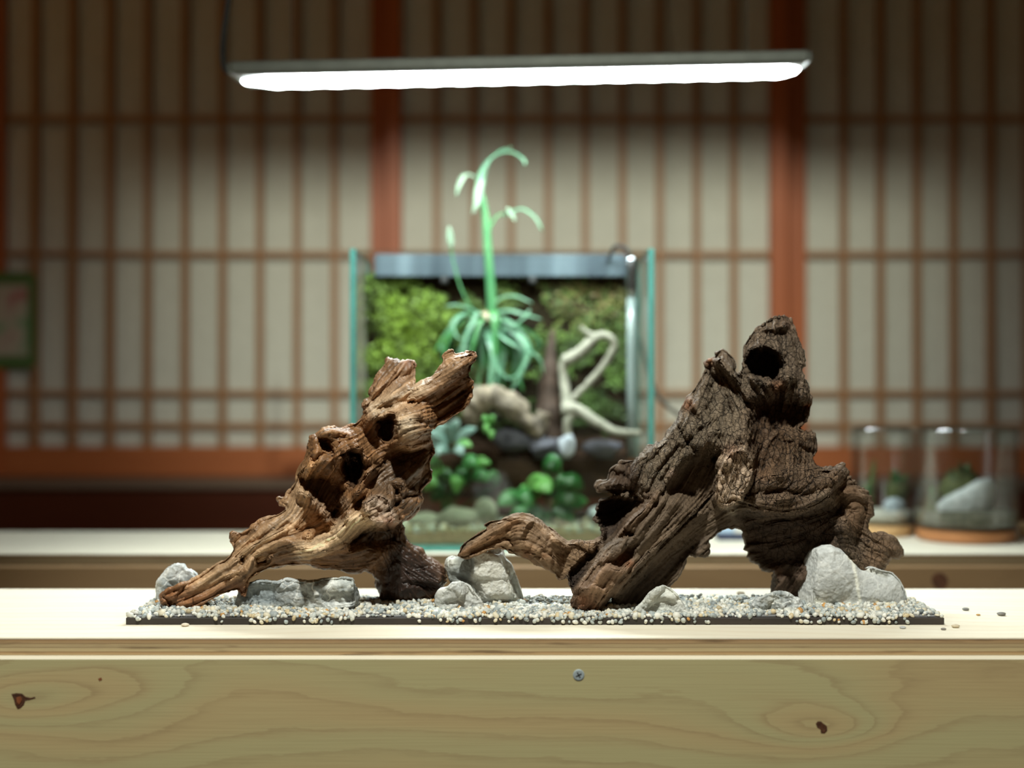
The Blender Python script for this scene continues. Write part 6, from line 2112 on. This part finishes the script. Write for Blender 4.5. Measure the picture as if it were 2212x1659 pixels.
# ------------------------------------------------------------------ small box seen under the arch
def packet():
    d = 1.60
    x0, x1 = at(1552, 0, d).x, at(1640, 0, d).x
    r = thing('small_box', 'small white and pale blue box with navy base, seen through the driftwood arch', 'box', ((x0 + x1) / 2, d + 0.015, BT))
    mw = mottled('white_card', (0.62, 0.62, 0.58), (0.7, 0.7, 0.66), 60)
    mb = mottled('pale_blue_card', (0.34, 0.48, 0.66), (0.42, 0.56, 0.72), 60)
    mn = mottled('navy_card', (0.02, 0.03, 0.06), (0.04, 0.05, 0.10), 60)
    box('base', x0, x1, d, d + 0.03, BT + 0.0005, BT + 0.0085, mn, r, 0.0008)
    box('lid', x0 + 0.018, x1, d, d + 0.03, BT + 0.0088, BT + 0.026, mw, r, 0.0008)
    box('end_label', x0, x0 + 0.0178, d, d + 0.03, BT + 0.0088, BT + 0.026, mb, r, 0.0008)
packet()

# ------------------------------------------------------------------ glass jars on wooden stands
W_stand = woody('stand_wood', (0.36, 0.15, 0.055), (0.48, 0.21, 0.08), axis=0, rough=0.4)
W_stand2 = woody('pale_stand_wood', (0.52, 0.32, 0.14), (0.62, 0.40, 0.19), axis=0, rough=0.45)
S_soil = mottled('jar_soil', (0.035, 0.035, 0.022), (0.17, 0.16, 0.11), 200, rough=0.95, bump=0.6)
S_soil2 = mottled('pale_jar_gravel', (0.42, 0.40, 0.33), (0.58, 0.56, 0.48), 300, rough=0.9, bump=0.6)
J_moss = leafmat('jar_moss', (0.055, 0.07, 0.02), (0.15, 0.16, 0.05), 90, 0.7)
J_rock = mottled('jar_rock', (0.42, 0.45, 0.44), (0.62, 0.64, 0.61), 110, rough=0.7, bump=0.5)
J_rock2 = mottled('blue_jar_rock', (0.30, 0.36, 0.40), (0.45, 0.5, 0.52), 80, rough=0.7, bump=0.5)

def jar(cx, cy, R, H, hs, rs, ms, name_l, stand_l, soil, soil_l, soil_h):
    z0 = BT + 0.0004
    st = thing('round_stand', stand_l, 'stand', (cx, cy, z0))
    lathe('disc', [(0.001, z0 + hs), (rs - 0.002, z0 + hs), (rs, z0 + hs - 0.0015), (rs, z0 + 0.003), (rs - 0.0025, z0), (0.001, z0)], cx, cy, ms, st, 48, False)
    zb = z0 + hs + 0.0004
    j = thing('glass_jar', name_l, 'jar', (cx, cy, zb))
    w = 0.0026
    lathe('glass_wall', [(0.001, zb), (R - 0.004, zb), (R - 0.001, zb + 0.0015), (R, zb + 0.005), (R, zb + H - 0.002), (R - w / 2, zb + H), (R - w, zb + H - 0.002), (R - w, zb + 0.006), (R - 0.006, zb + 0.003), (0.001, zb + 0.003)], cx, cy, M_jar, j, 56)
    lathe('rim', [(R - w, zb + H - 0.0005), (R - w * 0.5, zb + H + 0.0009), (R + 0.0004, zb + H - 0.0002), (R + 0.0004, zb + H - 0.0022)], cx, cy, M_rim, j, 56)
    ri = R - w - 0.0006
    zs = zb + 0.0035
    n = 40
    prof = [(0.001, zs), (ri - 0.004, zs), (ri, zs + 0.004)]
    v, f = latheg(prof + [(ri, zs + soil_h), (ri * 0.66, zs + soil_h * 1.08), (ri * 0.33, zs + soil_h * 1.15), (0.001, zs + soil_h * 1.18)], cx, cy, n)
    v = np.array(v)
    v[4 * n:, 2] += 0.0035 * fbm(v[4 * n:] * 80, 3)
    o = fixn(mesh('jar_soil', v, f, soil, None, smooth=True))
    tag(o, soil_l, 'soil', kind='stuff')
    return zs + soil_h

def moss_clump(cx, cy, z, R, hgt, n, label, tall=0.0, sprigs=0):
    r = thing('moss_clump', label, 'plant', (cx, cy, z))
    iv, if_ = ico(3)
    V = iv * np.array([R, R * 0.7, hgt]) * (1 + 0.35 * fbm(iv * 2.2 + cx * 50, 4))[:, None] + np.array([cx, cy, z])
    mesh('moss_mound', V, if_, J_moss, r, smooth=True)
    rg = np.random.default_rng(int(cx * 1000))
    for _ in range(n):
        a, q = rg.uniform(0, 2 * math.pi), rg.uniform(0.2, 1.0)
        p0 = Vector((cx + R * 0.7 * q * math.cos(a), cy + R * 0.5 * q * math.sin(a), z + hgt * 0.6 * (1 - 0.5 * q)))
        p1 = p0 + Vector((rg.uniform(-0.008, 0.008), rg.uniform(-0.006, 0.004), rg.uniform(0.006, 0.014) + tall * (rg.uniform() < 0.2)))
        leaf('frond', [p0, (p0 + p1) / 2 + Vector((0, -0.001, 0.001)), p1], rg.uniform(0.003, 0.0055), J_moss if rg.uniform() < 0.6 else L_green, r, n=6, fold=0.3)

ax, ay = (2086 - CX) / F * 1.612, 1.612
z = jar(ax, ay, 0.0592, 0.112, 0.0135, 0.0545, W_stand, 'large open glass jar holding a white pointed rock, at right on the back bench', 'reddish round wooden stand under the large glass jar', S_soil, 'dark soil in the bottom of the large glass jar', 0.016)
rock_pts = [(2010, 1100), (2040, 1075), (2080, 1055), (2115, 1035), (2140, 1032), (2150, 1045), (2146, 1075), (2140, 1105), (2130, 1122), (2080, 1126), (2030, 1122)]
s_ = Sculpt(rock_pts, 1.605, cap=40, puff=1.3)
V_, Q_ = s_.build(0.0015, 2)
N_ = vnormals(V_, Q_)
V_ = V_ + N_ * (0.0012 * fbm(V_ * 120, 3))[:, None]
o = mesh('jar_rock', s_.place(V_), Q_, J_rock, None, smooth=True)
tag(o, 'white wedge shaped rock rising to the right inside the large glass jar', 'stone')
moss_clump((2078 - CX) / F * 1.63, 1.632, z + 0.020, 0.023, 0.026, 40, 'brown green moss clump behind the white rock in the large glass jar', tall=0.014)
moss_clump((2015 - CX) / F * 1.60, 1.60, z + 0.002, 0.008, 0.014, 10, 'small pale green plant at the left inside the large glass jar', tall=0.01)
bx, by = (1905 - CX) / F * 1.667, 1.6655
z = jar(bx, by, 0.0365, 0.112, 0.0125, 0.0355, W_stand2, 'narrower open glass jar with pale gravel, left of the large jar', 'pale round wooden stand under the narrower glass jar', S_soil2, 'pale gravel in the bottom of the narrower glass jar', 0.012)
rock('jar_rock', 1932, 1100, 1.655, (0.014, 0.011, 0.014), J_rock2, 'blue grey rock inside the narrower glass jar', seed=12)
rock('jar_rock', 1958, 1120, 1.657, (0.008, 0.008, 0.010), R_slate, 'small dark rock at the right inside the narrower glass jar', seed=13)
moss_clump((1938 - CX) / F * 1.672, 1.675, z + 0.022, 0.013, 0.016, 24, 'light green moss clump on the rock in the narrower glass jar', tall=0.008)
moss_clump((1876 - CX) / F * 1.665, 1.668, z + 0.010, 0.007, 0.022, 14, 'thin dark green sprig at the left inside the narrower glass jar', tall=0.03)
lathe_c = ((2262 - CX) / F * 1.64, 1.64)
st = thing('round_stand', 'tan round wooden stand cut off by the right edge of the picture', 'stand', (lathe_c[0], lathe_c[1], BT))
lathe('disc', [(0.001, BT + 0.016), (0.0305, BT + 0.016), (0.032, BT + 0.0145), (0.032, BT + 0.002), (0.030, BT + 0.0004), (0.001, BT + 0.0004)], lathe_c[0], lathe_c[1], W_stand2, st, 40, False)
